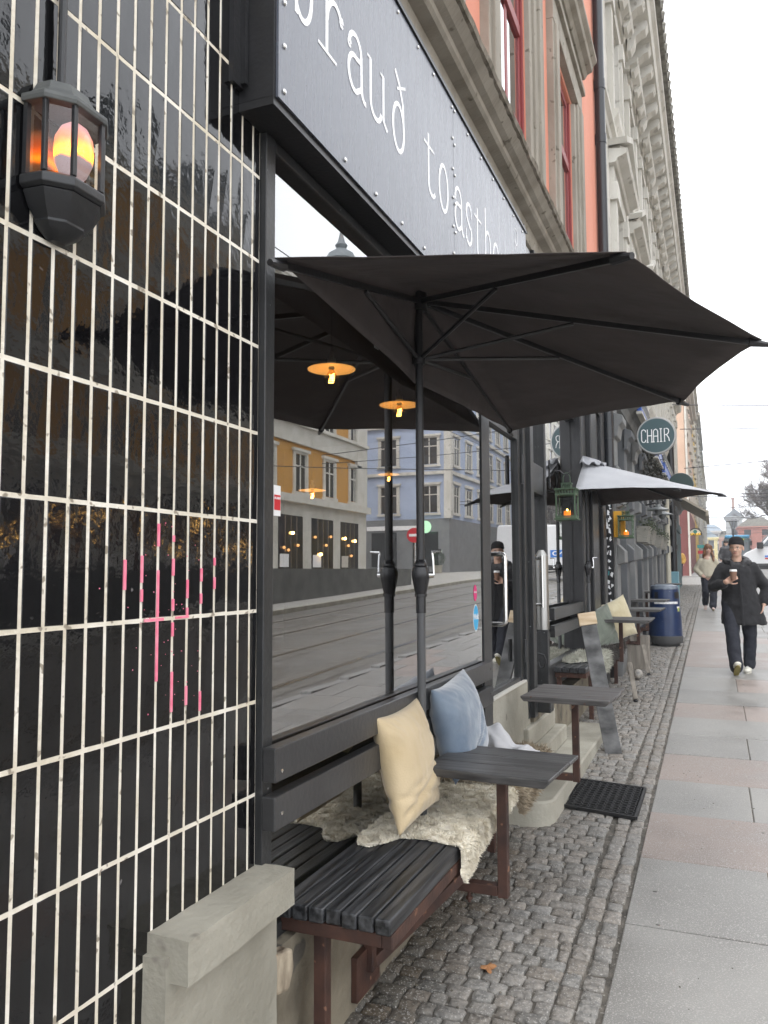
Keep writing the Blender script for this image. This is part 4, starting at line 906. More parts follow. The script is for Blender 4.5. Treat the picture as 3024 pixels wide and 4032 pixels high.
fleece('sheepskin', [(-.09,8.4),(.30,8.5),(.33,9.2),(.27,9.8),(-.09,9.8)], bench_top(.172, .80), DKW, 'dark brown sheepskin on the second bench beyond the pale one', 6, 4000, .045)
pillow(PF((.05, 8.75, 1.0), (.62, .78, -.05), (-.25, -.1, .95)), .46, .44, .2, fabric('grey_green_linen', (.13,.15,.12), (.19,.21,.17)), 'grey green pillow leaning on the back rail of the second bench', 11, fold=[(-.12, .014, .02, .3)])
pillow(PF((.13, 9.55, 1.04), (.66, .75, -.1), (-.3, -.1, .93)), .52, .48, .2, fabric('pale_yellow_linen', (.50,.43,.27), (.58,.52,.35)), 'pale yellow pillow behind the grey green one on the second bench', 15)
rimB = [(-.05, 7.35, 2.46), (.30, 6.75, 2.30), (.80, 6.95, 2.20), (1.35, 7.9, 2.27), (1.20, 9.2, 2.42), (.55, 9.9, 2.46), (-.05, 9.75, 2.48)]
pb = parasol((.02, 8.3, 0), [(.045, 7.41, 2.35), (.927, 7.629, 2.35), (1.307, 8.413, 2.35), (.892, 8.743, 2.35), (.03, 9.38, 2.35)], (.0, 8.3, 2.73), 2.72, 'half parasol with pale grey top opened over the second bench', CAN2, 1.67, .79, white=CAN)
q = MB(); n = 24
for i in range(n+1):
    a = -math.pi/2+math.pi*i/n; r_ = .17
    q.v += [(.0+.02*math.cos(a), 8.25+.02*math.sin(a), 2.775), (.0+r_*math.cos(a), 8.25+r_*1.1*math.sin(a), 2.705+.016*math.sin(i*2.1)), (.0+r_*1.35*math.cos(a), 8.25+r_*1.4*math.sin(a), 2.672+.022*math.sin(i*1.7))]
for i in range(n):
    for k in range(2): a = i*3+k; q.f.append((a, a+3, a+4, a+1))
vt = obj('vent_cap', q, mat('light_grey_vent', (.36,.365,.385), .8, bump=.2, bs=200), pb, smooth=True); s_ = vt.modifiers.new('t', 'SOLIDIFY'); s_.thickness = .004
# plank chalk sign leaning on the second table
ck = thing('chalk_board', (.4, 6.4, .2), 'narrow leaning plank with smeared white chalk writing and a raw wood end piece', 'chalk board')
zt3 = Vector((.235, 6.62, 1.27)); bt = Vector((.445, 6.42, .212)); d = (zt3-bt).normalized(); sx = Vector((.96, .22, .14)).normalized(); sx = (sx-d*sx.dot(d)).normalized(); nn = sx.cross(d)
M = Matrix((sx, nn, d)).transposed().to_4x4(); M.translation = bt
L_ = (zt3-bt).length
q = MB(); q.box(-.062, .062, -.012, .012, 0, L_-.1, M); pk_ = obj('plank', q, mat('smeared_chalk_black', (.05,.05,.05), .8, col2=(.20,.20,.20), vs=5, stretch=(1,1,1.6), fac=(.35,.65), detail=6), ck, bevel=.003)
q = MB(); q.box(-.07, .07, -.026, .022, L_-.1, L_, M); obj('end_block', q, mat('raw_pine', (.45,.33,.2), .8, col2=(.62,.50,.35), vs=5, stretch=(1,1,6)), ck, bevel=.004)
rr = random.Random(5)
fr2 = (M @ Vector((0, -.0125, 0)), sx, d, -nn)
for z_ in (.93, .86, .79, .66, .57, .46, .36, .22, .16):
    q = MB(); x = -.045
    while x < .04:
        w_ = rr.uniform(.008, .016); hh = rr.uniform(.02, .035) if z_ > .75 else .016
        q.ribbon([(x, z_+rr.uniform(-.003,.003)), (x+w_*.5, z_+hh*rr.uniform(.5,1)), (x+w_*rr.uniform(.3,1), z_+hh*rr.uniform(0,.5)), (x+w_, z_+rr.uniform(0,hh))], .0045, .0006, fr2); x += w_+.006
    obj('chalk_line', q, WHT, pk_)
# ------------------------------------------------------------------ white ornate building with grey ground floor
WST = mat('off_white_stucco', (.46,.44,.39), .85, col2=(.58,.56,.51), vs=2, bump=.25, bs=50, stretch=(1,1,.4), speck=(6,(.36,.34,.30),.36))
GRS = mat('grey_painted_stone', (.085,.09,.095), .7, col2=(.115,.12,.125), vs=3, bump=.3, bs=50)
GRL = mat('grey_painted_stone_light', (.15,.155,.155), .7, col2=(.20,.20,.195), vs=3, bump=.3, bs=50)
DGL = mat('dark_window_glass', (.02,.022,.025), .06, spec=1)
ROOF = mat('lichen_roof_tile', (.11,.10,.085), .9, col2=(.26,.25,.21), vs=6, bump=.5, bs=20)
wb = thing('white_building', (-3, 20, .7), 'ornate off white stucco building with bracketed eaves above a grey ground floor', 'building')
YA, YB = 10.03, 32.6
bays = [11.6+2.55*i for i in range(8)]
b = MB(); edges = [YA]+[v for y in bays for v in (y, y+1.0)]+[YB]
levels = [(5.0, 7.0), (8.2, 9.9)]
for i in range(0, len(edges)-1, 2): b.box(-.5, .02, edges[i], edges[i+1], 4.1, 11.0)
for y in bays: b.box(-.5, .019, y, y+1.0, 4.1, 5.0); b.box(-.5, .019, y, y+1.0, 7.0, 8.2); b.box(-.5, .019, y, y+1.0, 9.9, 11.0)
b.box(-9, -.51, YA, YB, 3.6, 11.0); b.box(-9, .02, YB, YB+.3, 0.5, 11.0)
obj('upper_wall', b, WST, wb)
b = MB(); b.prism([(0,3.75),(.1,3.78),(.14,3.9),(.3,3.98),(.32,4.08),(0,4.16)], YA, YB, 'y'); obj('string_course', b, GRL, wb)
b = MB(); b.prism([(0,7.62),(.05,7.64),(.07,7.72),(.12,7.76),(.12,7.84),(0,7.9)], YA, YB, 'y'); obj('string_course', b, WST, wb)
b = MB(); b.prism([(0,10.3),(.12,10.34),(.14,10.5),(.2,10.55),(.2,10.62),(.50,10.66),(.53,10.8),(.59,10.86),(.60,10.98),(.0,11.1)], YA, YB, 'y')
obj('eaves_cornice', b, WST, wb)
for i in range(int((YB-YA)/.62)):
    y = YA+.1+i*.62
    q = MB(); q.prism([(.16,10.655),(.46,10.655),(.48,10.58),(.44,10.5),(.36,10.47),(.28,10.42),(.26,10.30),(.2,10.2),(.15,10.2)], y, y+.22, 'y'); obj('eaves_bracket', q, WST, wb)
b = MB(); b.prism([(.35,11.02),(.68,11.02),(.69,11.12),(-3.5,13.2),(-3.5,11.12)], YA, YB, 'y')
obj('roof', b, ROOF, wb)
for i in range(52):
    if i % 2 == 0:
        pass
b = MB()
for i in range(74):
    y = YA+i*.3; b.tube([(.66, y, 11.06), (.70, y+.0, 11.14), (.25, y, 11.36)], .06, 6)
obj('roof_tiles', b, ROOF, wb)
for y in bays:
    for li, (z0, z1) in enumerate(levels):
        q = MB()
        q.box(.0, .10, y-.30, y-.10, z0-.1, z1+.05); q.box(.0, .06, y-.10, y-.001, z0-.1, z1); q.box(.0, .10, y+1.10, y+1.30, z0-.1, z1+.05); q.box(.0, .06, y+1.001, y+1.10, z0-.1, z1)
        q.box(.0, .13, y-.36, y-.04, z1-.2, z1+.05); q.box(.0, .13, y+1.04, y+1.36, z1-.2, z1+.05)
        q.box(.0, .08, y-.32, y+1.32, z1+.052, z1+.30); q.prism([(0,z1+.302),(.12,z1+.302),(.14,z1+.36),(.26,z1+.40),(.28,z1+.47),(0,z1+.52)], y-.42, y+1.42, 'y')
        q.prism([(0,z0-.3),(.10,z0-.3),(.16,z0-.18),(.17,z0-.101),(0,z0-.101)], y-.38, y+1.38, 'y')
        if li == 0:
            q.prism([(y-.42,z1+.522),(y+1.42,z1+.522),(y+.5,z1+.95)], 0, .18, 'x'); q.prism([(y-.46,z1+.53),(y+.5,z1+.99),(y+.5,z1+1.08),(y-.5,z1+.60)], 0, .28, 'x'); q.prism([(y+1.46,z1+.53),(y+1.5,z1+.60),(y+.5,z1+1.08),(y+.5,z1+.99)], 0, .28, 'x')
        obj('window_surround', q, WST, wb)
        q = MB(); q.box(-.2, -.15, y, y+.08, z0, z1); q.box(-.2, -.15, y+.92, y+1.0, z0, z1); q.box(-.2, -.15, y+.08, y+.92, z1-.08, z1); q.box(-.2, -.15, y+.08, y+.92, z0, z0+.08); q.box(-.2, -.14, y+.46, y+.54, z0+.08, z1-.08); q.box(-.2, -.145, y+.08, y+.92, z1-.65, z1-.57)
        w_ = obj('window', q, WST, wb); q = MB(); q.box(-.185, -.18, y+.08, y+.92, z0+.08, z1-.08); obj('pane', q, GLASS3, w_)
        q = MB(); q.box(-.3, -.29, y, y+1, z0, z1); obj('dark_room', q, DGL, w_)
# quoin like pilaster strips between bays
for y in [YA+.12]+[v+1.6 for v in bays]:
    q = MB(); 
    for k in range(9): q.box(.0, .07, y, y+.35, 4.3+k*.36, 4.3+k*.36+.33)
    obj('quoin_strip', q, WST, wb)
# grey ground floor with pilasters
b = MB(); b.box(-.5, .0, YA, YB, -.2, 1.1)
gy = YA+.05; pil = []
while gy < 25.5: pil.append(gy); gy += 1.18
for i, y in enumerate(pil):
    b.box(-.5, .02, y, y+.46, 1.1, 3.75)
b.box(-.5, .0, YA, YB, 3.3, 3.75)
b.box(-8, -.51, YA, YB, 0, 3.6)
obj('ground_floor_wall', b, GRS, wb)
for i, y in enumerate(pil):
    q = MB(); gb = gz(y)
    q.box(.02, .11, y+.06, y+.42, gb-.1, 3.7)
    q.prism([(.02,.0),(.13,.0),(.16,.25),(.16,.42),(.11,.5),(.02,.5)], y+.03, y+.45, 'y', Matrix.Translation((0,0,gb-.05)))
    for z in (1.35+gb, 2.05+gb): q.prism([(.11, z), (.20, z+.03), (.20, z+.17), (.11, z+.26)], y+.07, y+.41, 'y')
    q.prism([(.11,3.25),(.15,3.27),(.17,3.4),(.22,3.44),(.22,3.52),(.11,3.56)], y+.02, y+.46, 'y')
    for z in (2.62+gb*.2,): q.box(.11, .145, y+.04, y+.44, z, z+.22)
    obj('pilaster', q, GRS if i % 2 else GRL, wb, bevel=.008)
    if y < 24:
        q = MB(); q.box(-.3, -.28, y+.46, y+1.18, 1.1, 3.3); obj('shop_window', q, DGL, wb)
# shutters further along (blue green slats)
SHT = mat('blue_grey_shutter', (.10,.155,.165), .6, col2=(.13,.185,.195), vs=4, bump=.2, bs=20)
for k in range(5):
    y = 26.0+k*1.25
    q = MB()
    for j in range(6): q.box(.0, .05+.02*(j % 2), y+j*.2, y+j*.2+.17, .9, 2.95)
    q.box(.0, .10, y, y+1.1, 3.0, 3.25)
    obj('shutter', q, SHT, wb)
def simple(name, mb, m, lab, cat, group=None, smooth=False, bevel=0):
    return tag(obj(name, mb, m, None, smooth=smooth, bevel=bevel), lab, cat, group)
# things on the grey front
b = MB(); b.box(.02, .21, 10.12, 10.20, 2.02, 2.34)
simple('wall_plate', b, mat('orange_yellow_plate', (.75,.38,.03), .5), 'narrow orange yellow plate on the first grey pilaster', 'sign')
spo = thing('poster_column', (.06, 10.05, .3), 'dark column pasted with torn black and white stickers beside the grey pilasters', 'column')
b = MB(); b.box(-.0, .085, 9.98, 10.08, .3, 2.45); obj('post', b, BLK, spo)
rr = random.Random(9); b = MB(); STK = [WHT, mat('grey_paper', (.45,.45,.45), .8), mat('teal_paper', (.08,.3,.32), .8), mat('pink_paper', (.6,.2,.22), .8)]
for k in range(60):
    z = rr.uniform(.55, 2.4); h = rr.uniform(.012, .05); q = MB(); x = rr.uniform(.002, .05)
    q.prism([(x, z), (x+rr.uniform(.01, .033), z+rr.uniform(-.02, .02)), (x+rr.uniform(.01,.033), z+h), (x+rr.uniform(0,.008), z+h*1.3)], 9.9785-.0002*k*.2, 9.9795, 'y')
    obj('sticker', q, STK[0 if k % 5 else (k//5) % 4], spo)
def flower_box(y, z, lab):
    t = thing('flower_basket', (.2, y, z), lab, 'planter', 'woven baskets on the grey pilasters')
    q = MB(); q.prism([(.12, z), (.26, z), (.31, z+.24), (.12, z+.24)], y, y+.62, 'y'); obj('basket', q, mat('woven_grey_wicker', (.17,.16,.14), .9, col2=(.30,.29,.25), vs=8, stretch=(1,6,30), bump=.6, bs=10), t)
    q = MB(); r2 = random.Random(int(y*10))
    for k in range(330):
        c = Vector((.22+r2.uniform(-.1,.12), y+r2.uniform(-.08,.7), z+.25+r2.uniform(-.05,.12)-.1*(r2.random()**3))); d = Vector((r2.uniform(-1,1), r2.uniform(-1,1), r2.uniform(-.3,1))).normalized()*.03; s_ = d.cross(Vector((r2.random(), r2.random(), 1))).normalized()*.011
        q.add([c, c+d*.5+s_, c+d, c+d*.5-s_], [(0,1,2,3)])
    obj('foliage', q, mat('dull_green_leaves', (.05,.08,.04), .7, col2=(.13,.14,.09), vs=30), t, fixn=False)
flower_box(12.75, 2.05, 'woven basket with ivy on the grey pilasters, nearest of the four')
flower_box(13.9, 2.05, 'second woven ivy basket from the camera on the grey pilasters')
flower_box(16.2, 2.06, 'third woven ivy basket with a string of lights, on the grey pilasters')
flower_box(17.7, 2.06, 'fourth and farthest woven ivy basket by the pale downpipe')
def wall_lamp(y, lab):
    t = thing('wall_lamp', (.3, y, 2.6), lab, 'wall lamp', 'dish shaped lamps on the grey front')
    q = MB(); q.tube([(.1, y, 2.72), (.3, y, 2.76), (.42, y, 2.72), (.42, y, 2.64)], .014, 8); obj('arm', q, BLK, t, smooth=True)
    q = MB(); q.lathe([(.03, .09), (.05, .05), (.17, .005), (.17, -.005), (.06, .0), (.05, -.06), (.01, -.08)], (.42, y, 2.56), 24); obj('dish', q, mat('grey_enamel_lamp', (.12,.13,.13), .35), t, smooth=True)
wall_lamp(13.2, 'nearer grey dish lamp high on the grey front'); wall_lamp(14.3, 'farther grey dish lamp beside the pale downpipe')
b = MB(); b.tube([(.16, 20.9, .6), (.16, 20.9, 4.0)], .06, 12); simple('downpipe', b, mat('cream_pipe', (.5,.47,.38), .5), 'cream downpipe left of the black one on the grey front', 'drainpipe', smooth=True)
b = MB(); b.tube([(.2, 23.0, .7), (.2, 23.0, 5.5)], .09, 12)
for z in (1.4, 2.2, 3.0, 3.8): b.tube([(.2, 23.0, z), (.2, 23.0, z+.12)], .11, 12)
simple('downpipe', b, BLK, 'thick black collared downpipe behind the woven baskets', 'drainpipe', smooth=True)
b = MB(); b.tube([(.25, 31.8, 8.2), (.25, 31.8, 10.0), (.5, 31.8, 10.6)], .07, 10); simple('roof_gutter_pipe', b, bpy.data.materials['cream_pipe'], 'bent gutter pipe below the far end of the white eaves', 'drainpipe', smooth=True)
b = MB(); b.box(.12, .36, 21.6, 22.0, gz(22)+.05, gz(22)+.87); simple('cable_cabinet', b, mat('pale_blue_cabinet', (.16,.33,.40), .5, col2=(.2,.37,.43), vs=5), 'pale blue cable cabinet against the wall behind the litter bin', 'cabinet', bevel=.02)
b = MB(); b.box(.0, .4, 10.75, 11.0, .35, .78); simple('wooden_crate', b, WOODG, 'grey wooden crate under the farther tables', 'crate', bevel=.01)
# round sign
rs = thing('round_sign', (.5, 12.2, 3.5), 'round dark green CHAIR sign with silver rim on a steel arm', 'sign')
MC = Matrix.Translation((.495, 12.0, 3.54)) @ Matrix.Rotation(R(90), 4, 'X')
q = MB(); q.lathe([(.262, -.045), (.268, -.04), (.268, .04), (.262, .045)], (0,0,0), 48, MC); obj('rim', q, mat('dull_silver_rim', (.35,.35,.34), .4, .8), rs, smooth=True)
q = MB(); q.lathe([(.245, .0455), (.245, .047)], (0,0,0), 48, MC); obj('face', q, mat('dark_teal_face', (.035,.075,.085), .35), rs)
q = MB(); q.tube([(.02, 12.0, 3.53), (.23, 12.0, 3.53)], .022, 10); q.box(.01, .03, 11.95, 12.05, 3.35, 3.7); obj('arm', q, STEEL, rs, smooth=True)
fr3 = ((.495, 11.952, 3.54), (1,0,0), (0,0,1), (0,-1,0)); hh = .092
def cl(paths, x):
    q = MB()
    for p in paths: q.ribbon([(x+a, c) for a, c in p], .0125, .002, fr3)
    obj('letter', q, WHT, rs)
cl([[(.062,.055),(.06,.08),(.035,hh),(.015,.085),(.006,.06),(.006,-.06),(.015,-.085),(.035,-hh),(.06,-.08),(.062,-.055)]], -.205)
cl([[(0,-hh),(0,hh)],[(.058,-hh),(.058,hh)],[(0,0),(.058,0)],[(-.012,-hh),(.012,-hh)],[(.046,-hh),(.07,-hh)]], -.118)
cl([[(0,-hh),(0,.06),(.01,.08),(.03,hh),(.048,.08),(.058,.06),(.058,-hh)],[(0,-.01),(.058,-.01)],[(-.012,-hh),(.012,-hh)],[(.046,-hh),(.07,-hh)]], -.036)
cl([[(0,-hh),(0,hh)],[(-.016,-hh),(.016,-hh)],[(-.016,hh),(.016,hh)]], .064)
cl([[(0,-hh),(0,hh),(.035,hh),(.056,.075),(.058,.045),(.045,.015),(.03,.005),(0,.0)],[(.03,.0),(.058,-.05),(.064,-hh)],[(-.012,-hh),(.012,-hh)]], .112)
b = MB(); b.lathe([(.27, -.05), (.28, 0), (.27, .05)], (0,0,0), 32, Matrix.Translation((.55, 19.5, 3.58)) @ Matrix.Rotation(R(90), 4, 'X')); b.box(0, .3, 19.48, 19.52, 3.56, 3.62)
simple('round_sign', b, mat('dark_green_enamel', (.02,.045,.04), .4), 'plain dark green round sign further along, above the pale parasol tip', 'sign')
BLU = mat('blue_banner', (.03,.10,.42), .5)
for i, (y, L_, x, z, lab) in enumerate(((12.0, 1.5, .3, 3.92, 'upper blue board with pale frame above the round green lettered sign'), (15.4, 1.7, .3, 3.72, 'middle blue board right below the round green lettered sign'), (17.9, 2.6, .3, 3.70, 'longest and lowest blue board just above the pale parasol'))):
    t = thing('shop_board', (x, y, z), lab, 'sign', 'blue boards on the grey front')
    q = MB(); q.box(x-.06, x, y, y+L_, z, z+.22); obj('face', q, BLU, t)
    q = MB(); q.box(x-.07, x+.012, y-.03, y+L_+.03, z+.222, z+.26); q.box(x-.07, x+.012, y-.03, y+L_+.03, z-.04, z-.002); obj('frame', q, WST, t)
    for k in range(5): q = MB(); q.ribbon([(y+.25+k*(L_-.5)/5, z+.06), (y+.3+k*(L_-.5)/5, z+.16), (y+.38+k*(L_-.5)/5, z+.07)], .02, .003, ((x+.001,0,0),(0,1,0),(0,0,1),(1,0,0))); obj('letter', q, WHT, t)
# tangle of dark plants on the string course
b = MB(); rr = random.Random(12)
for k in range(1500):
    y = rr.choice((14.2, 15.0, 15.9, 16.8))+rr.gauss(0, .35); c = Vector((.22+rr.gauss(0,.07), y, 3.45+rr.gauss(0,.22))); d = Vector((rr.uniform(-1,1), rr.uniform(-1,1), rr.uniform(-1,.4))).normalized()*.07; s_ = d.cross(Vector((0,0,1))).normalized()*.016
    b.add([c, c+d*.5+s_, c+d, c+d*.5-s_], [(0,1,2,3)])
o = obj('hanging_greenery', b, mat('dark_withered_leaves', (.02,.022,.016), .8, col2=(.06,.055,.04), vs=20), None, fixn=False); tag(o, None, None, None, 'stuff')
# ------------------------------------------------------------------ litter bin
lb = thing('litter_bin', (.46, 13.4, .43), 'round dark blue litter bin tapering upward with worn white bands', 'litter bin')
NAV = mat('navy_bin_paint', (.008,.022,.075), .3, col2=(.012,.032,.095), vs=6, speck=(24,(.25,.28,.32),.27))
bz = gz(13.4)
q = MB(); q.lathe([(.21, .0), (.21, .05)], (.46, 13.4, bz), 36); q.lathe([(.262, .05), (.264, .14), (.255, .16)], (.46, 13.4, bz), 36); obj('plinth', q, mat('grey_rubber_plinth', (.05,.05,.05), .7), lb, smooth=True)
q = MB(); q.lathe([(.253, .161), (.245, .4), (.225, .66), (.218, .8), (.21, .88)], (.46, 13.4, bz), 40); obj('drum', q, NAV, lb, smooth=True)
q = MB(); q.lathe([(.212, .881), (.214, .90), (.20, .935), (.12, .955), (.01, .96)], (.46, 13.4, bz), 40); obj('lid', q, mat('weathered_blue_lid', (.06,.09,.14), .35, col2=(.2,.23,.27), vs=8), lb, smooth=True)
def band(z0, z1, a0, a1, rad, m, nm='band', n=12):
    q = MB()
    for i in range(n+1):
        a = R(a0+(a1-a0)*i/n); r0 = rad(z0)+.0015; r1 = rad(z1)+.0015
        q.v += [(.46+r0*math.cos(a), 13.4+r0*math.sin(a), bz+z0), (.46+r1*math.cos(a), 13.4+r1*math.sin(a), bz+z1)]
    q.f = [(2*i, 2*i+2, 2*i+3, 2*i+1) for i in range(n)]
    obj(nm, q, m, lb, fixn=False, smooth=True)
rad = lambda z: .253+(.218-.253)*(z-.16)/.64
WBN = mat('worn_white_band', (.5,.5,.5), .7, col2=(.75,.75,.74), vs=30)
band(.655, .69, -130, -30, rad, WBN); band(.34, .375, -125, -95, rad, WBN); band(.335, .37, -90, -84, rad, WBN); band(.345, .375, -80, -52, rad, WBN)
band(.74, .84, -112, -68+(-60), rad, BLK, 'mouth'); band(.74, .84, -45, -12, rad, BLK, 'mouth')
band(.52, .60, -33, -20, rad, mat('round_green_label', (.15,.45,.2), .5, col2=(.7,.5,.1), vs=40), 'label'); band(.505, .615, -36, -17, lambda z: rad(z)-.0008, WHT, 'label')
b = MB(); b.ball((.33, 9.95, gz(9.95)+.07), .055, 14, 10, 1, 1.9, 1.0); 
simple('shoe', b, mat('pale_shoe_leather', (.5,.46,.4), .6, col2=(.1,.1,.1), vs=9), 'pale shoe half hidden under the tables of the second bench', 'shoe', smooth=True)
# ------------------------------------------------------------------ houses further up the street on the left
def block(name, loc, lab, x0, x1, y0, y1, z0, z1, m, rows, cols, face='E', wm=DGL, frame=WST, roofm=None, cor=True, win=(.95, 1.6), zf=None, det=True, group=None):
    t = thing(name, loc, lab, 'building', group); q = MB(); q.box(x0, x1, y0, y1, z0, z1); obj('wall', q, m, t)
    ww, wh = win; faces = face
    for f in faces:
        L_ = (y1-y0) if f in 'EW' else (x1-x0)
        n = cols if f in 'EW' else max(1, int(cols*(x1-x0)/(y1-y0)))
        for r in range(rows):
            zb_ = (zf if zf is not None else z0+4.2)+r*((z1-(zf if zf is not None else z0+4.2))/rows)
            for c in range(n):
                u = (c+.5)*L_/n
                if f == 'W': P_ = lambda a, d, z: (x0-d, y0+a, z)
                elif f == 'E': P_ = lambda a, d, z: (x1+d, y0+a, z)
                elif f == 'S': P_ = lambda a, d, z: (x0+a, y0-d, z)
                def bx(q, a0, a1, d0, d1, zA, zB):
                    A = P_(a0, d0, zA); B_ = P_(a1, d1, zB); q.box(min(A[0],B_[0]), max(A[0],B_[0]), min(A[1],B_[1]), max(A[1],B_[1]), zA, zB)
                q = MB()
                bx(q, u-ww/2-.18, u-ww/2, 0, .09, zb_-.05, zb_+wh+.02); bx(q, u+ww/2, u+ww/2+.18, 0, .09, zb_-.05, zb_+wh+.02)
                bx(q, u-ww/2-.28, u+ww/2+.28, 0, .16, zb_+wh+.12, zb_+wh+.26); bx(q, u-ww/2-.18, u+ww/2+.18, 0, .08, zb_+wh+.021, zb_+wh+.119); bx(q, u-ww/2-.25, u+ww/2+.25, 0, .14, zb_-.2, zb_-.051)
                if det:
                    bx(q, u-.035, u+.035, .012, .05, zb_, zb_+wh); bx(q, u-ww/2, u-.036, .012, .045, zb_+wh*.66, zb_+wh*.70); bx(q, u+.036, u+ww/2, .012, .045, zb_+wh*.66, zb_+wh*.70)
                    bx(q, u-ww/2, u-ww/2+.05, .012, .046, zb_, zb_+wh); bx(q, u+ww/2-.05, u+ww/2, .012, .046, zb_, zb_+wh)
                fo = obj('window', q, frame, t); q = MB(); bx(q, u-ww/2, u+ww/2, .004, .011, zb_, zb_+wh); obj('pane', q, wm, fo)
    if cor:
        q = MB(); q.box(x0-.35, x1+.35, y0-.35, y1+.35, z1+.002, z1+.3); q.box(x0-.15, x1+.15, y0-.15, y1+.15, z1-.3, z1-.001); obj('eaves', q, frame, t)
        q = MB(); q.prism([(x0-.3, z1+.303), (x1+.3, z1+.303), (x1-1.8, z1+2.0), (x0+1.8, z1+2.0)], y0-.2, y1+.2, 'y'); obj('roof', q, roofm or ROOF, t)
    return t
pk = block('peach_building', (-4, 50, 1.4), 'peach house with red brown ground floor across the side street', -9, 0, 43.5, 62, 5.0, 12.6, mat('peach_render', (.50,.34,.25), .85, col2=(.55,.39,.29), vs=1), 2, 5, 'ES', GLASS3, mat('pale_trim', (.5,.46,.40), .8), zf=5.6, det=True)
q = MB(); q.box(-9, .03, 43.46, 62, 1.0, 5.0); obj('ground_floor', q, mat('red_brown_render', (.15,.05,.045), .8, col2=(.19,.065,.06), vs=1.2), pk)
q = MB(); q.box(.031, .12, 43.4, 43.8, 1.2, 12.5); obj('corner_pipe', q, WST, pk)
b = MB(); b.prism([(0, 4.15), (1.05, 3.45), (1.05, 3.38), (0, 4.05)], 26.2, 31.6, 'y'); b.box(1.0, 1.10, 26.3, 31.5, 3.30, 3.46)
simple('awning', b, mat('beige_awning_cloth', (.40,.36,.29), .8), 'beige folded awning over the blue grey shutters', 'awning')
cols_ = [((.50,.33,.07), 'yellow_building', 'narrow bright yellow house front beyond the peach house'), ((.28,.26,.23), 'stone_building', 'grey brown stone house beyond the yellow one on the left'), ((.42,.34,.14), 'ochre_building', 'ochre house with balconies far up the left side'), ((.20,.19,.19), 'dark_building', 'dark grey house far up the left side')]
yy = 62.2
for i, (c, n_, lab) in enumerate(cols_):
    L_ = (14, 22, 26, 40)[i]; z1 = 15-i*.6+yy*.015
    t = block(n_, (-4, yy, 2), lab, -9, (.0, .12, .05, .1)[i], yy, yy+L_, 1.2, z1, mat(n_+'_wall', c, .85, col2=tuple(min(1, v*1.15) for v in c), vs=.6), 3, int(L_/3.4), 'E', GLASS3, zf=5.6, det=False); yy += L_+.4
# optician sign on the left side
og = thing('optician_sign', (.5, 47, 3.4), 'black arched sign with a painted eye and yellow letters', 'sign')
S_ = 47/38; cx_, cz_ = 1.2+(.4745-1.2)*S_, 1.6+(3.35-1.6)*S_
q = MB(); pts = [(cx_+.34*math.cos(R(a)), cz_-.12+.34*math.sin(R(a))*.95) for a in range(0, 181, 12)]+[(cx_-.34, cz_-.20), (cx_+.34, cz_-.20)]; q.prism(pts, 46.95, 47.05, 'y'); obj('board', q, BLK, og)
q = MB(); pts = [(cx_+.28*math.cos(R(a)), cz_-.10+.24*math.sin(R(a))) for a in range(0, 181, 12)]; q.prism(pts, 46.93, 46.949, 'y'); obj('eye_white', q, mat('eye_cream', (.7,.68,.55), .5), og)
q = MB(); q.lathe([(.10, 0), (.10, .02)], (0,0,0), 24, Matrix.Translation((cx_, 46.929, cz_+.0)) @ Matrix.Rotation(R(90), 4, 'X')); obj('iris', q, mat('teal_iris', (.04,.25,.22), .5), og)
txt('letter', 'OPTIKK', .17, MY(cx_, 46.92, cz_-.135), mat('yellow_letters', (.8,.5,.02), .5, emit=(1,.6,.05), es=.4), og, off=.004)
RED = mat('red_sign_paint', (.5,.02,.03), .5); TEAL = mat('teal_sign_paint', (.05,.32,.3), .5)
for z, x, m, lab in ((2.95, .33, TEAL, 'small teal hanging sign below the arched eye sign'), (2.62, .35, RED, 'small red hanging sign below the teal one')):
    q = MB(); q.box(x, x+.42, 50, 50.06, z, z+.18); simple('hanging_sign', q, m, lab, 'sign')
# ------------------------------------------------------------------ end of the street
HZ = lambda c: tuple(v for v in c)
YF = 210
def far(nm, lab, x0, x1, y0, y1, z1, c, rows, cols, **k):
    return block(nm, ((x0+x1)/2, y0, 3), lab, x0, x1, y0, y1, 1.5, z1, mat(nm+'_wall', c, .9, col2=tuple(v*1.15 for v in c), vs=.3), rows, cols, 'S', DGL, mat(nm+'_trim', tuple(min(.7, v*1.3) for v in c), .9), zf=4.5, det=False, win=(1.3, 2.0), **k)
far('far_yellow_house', 'distant pale yellow house closing the view at the end of the street', -3.4, 2.1, 205, 212, 9.3, (.52,.44,.22), 2, 3, roofm=mat('grey_blue_roof', (.25,.3,.34), .7))
far('far_brick_house', 'distant brown brick house right of the pale yellow one', 2.5, 5.0, 215, 222, 9.6, (.33,.2,.16), 2, 2)
far('far_grey_tower_house', 'distant grey corner house with a steep roof and chimney behind the street lamp', 3.9, 7.2, 190, 196, 13.2, (.30,.31,.31), 4, 2, roofm=mat('slate_roof', (.16,.18,.2), .7))
b = MB(); b.box(5.2, 5.75, 191, 191.8, 13.6, 17.4); b.box(5.1, 5.85, 190.9, 191.9, 17.4, 17.7); simple('chimney_stack', b, mat('brick_chimney', (.30,.2,.17), .9), 'tall square brick chimney rising above the grey corner house', 'chimney')
far('far_red_house', 'distant red house half hidden behind the bare trees', 6.0, 12.5, 176, 184, 10.2, (.30,.12,.09), 3, 3)
far('far_roof_house', 'distant house with a pale blue grey roof behind the yellow one', -6, 3.5, 240, 250, 12.5, (.34,.32,.3), 3, 4, roofm=mat('pale_blue_roof', (.3,.36,.42), .7))
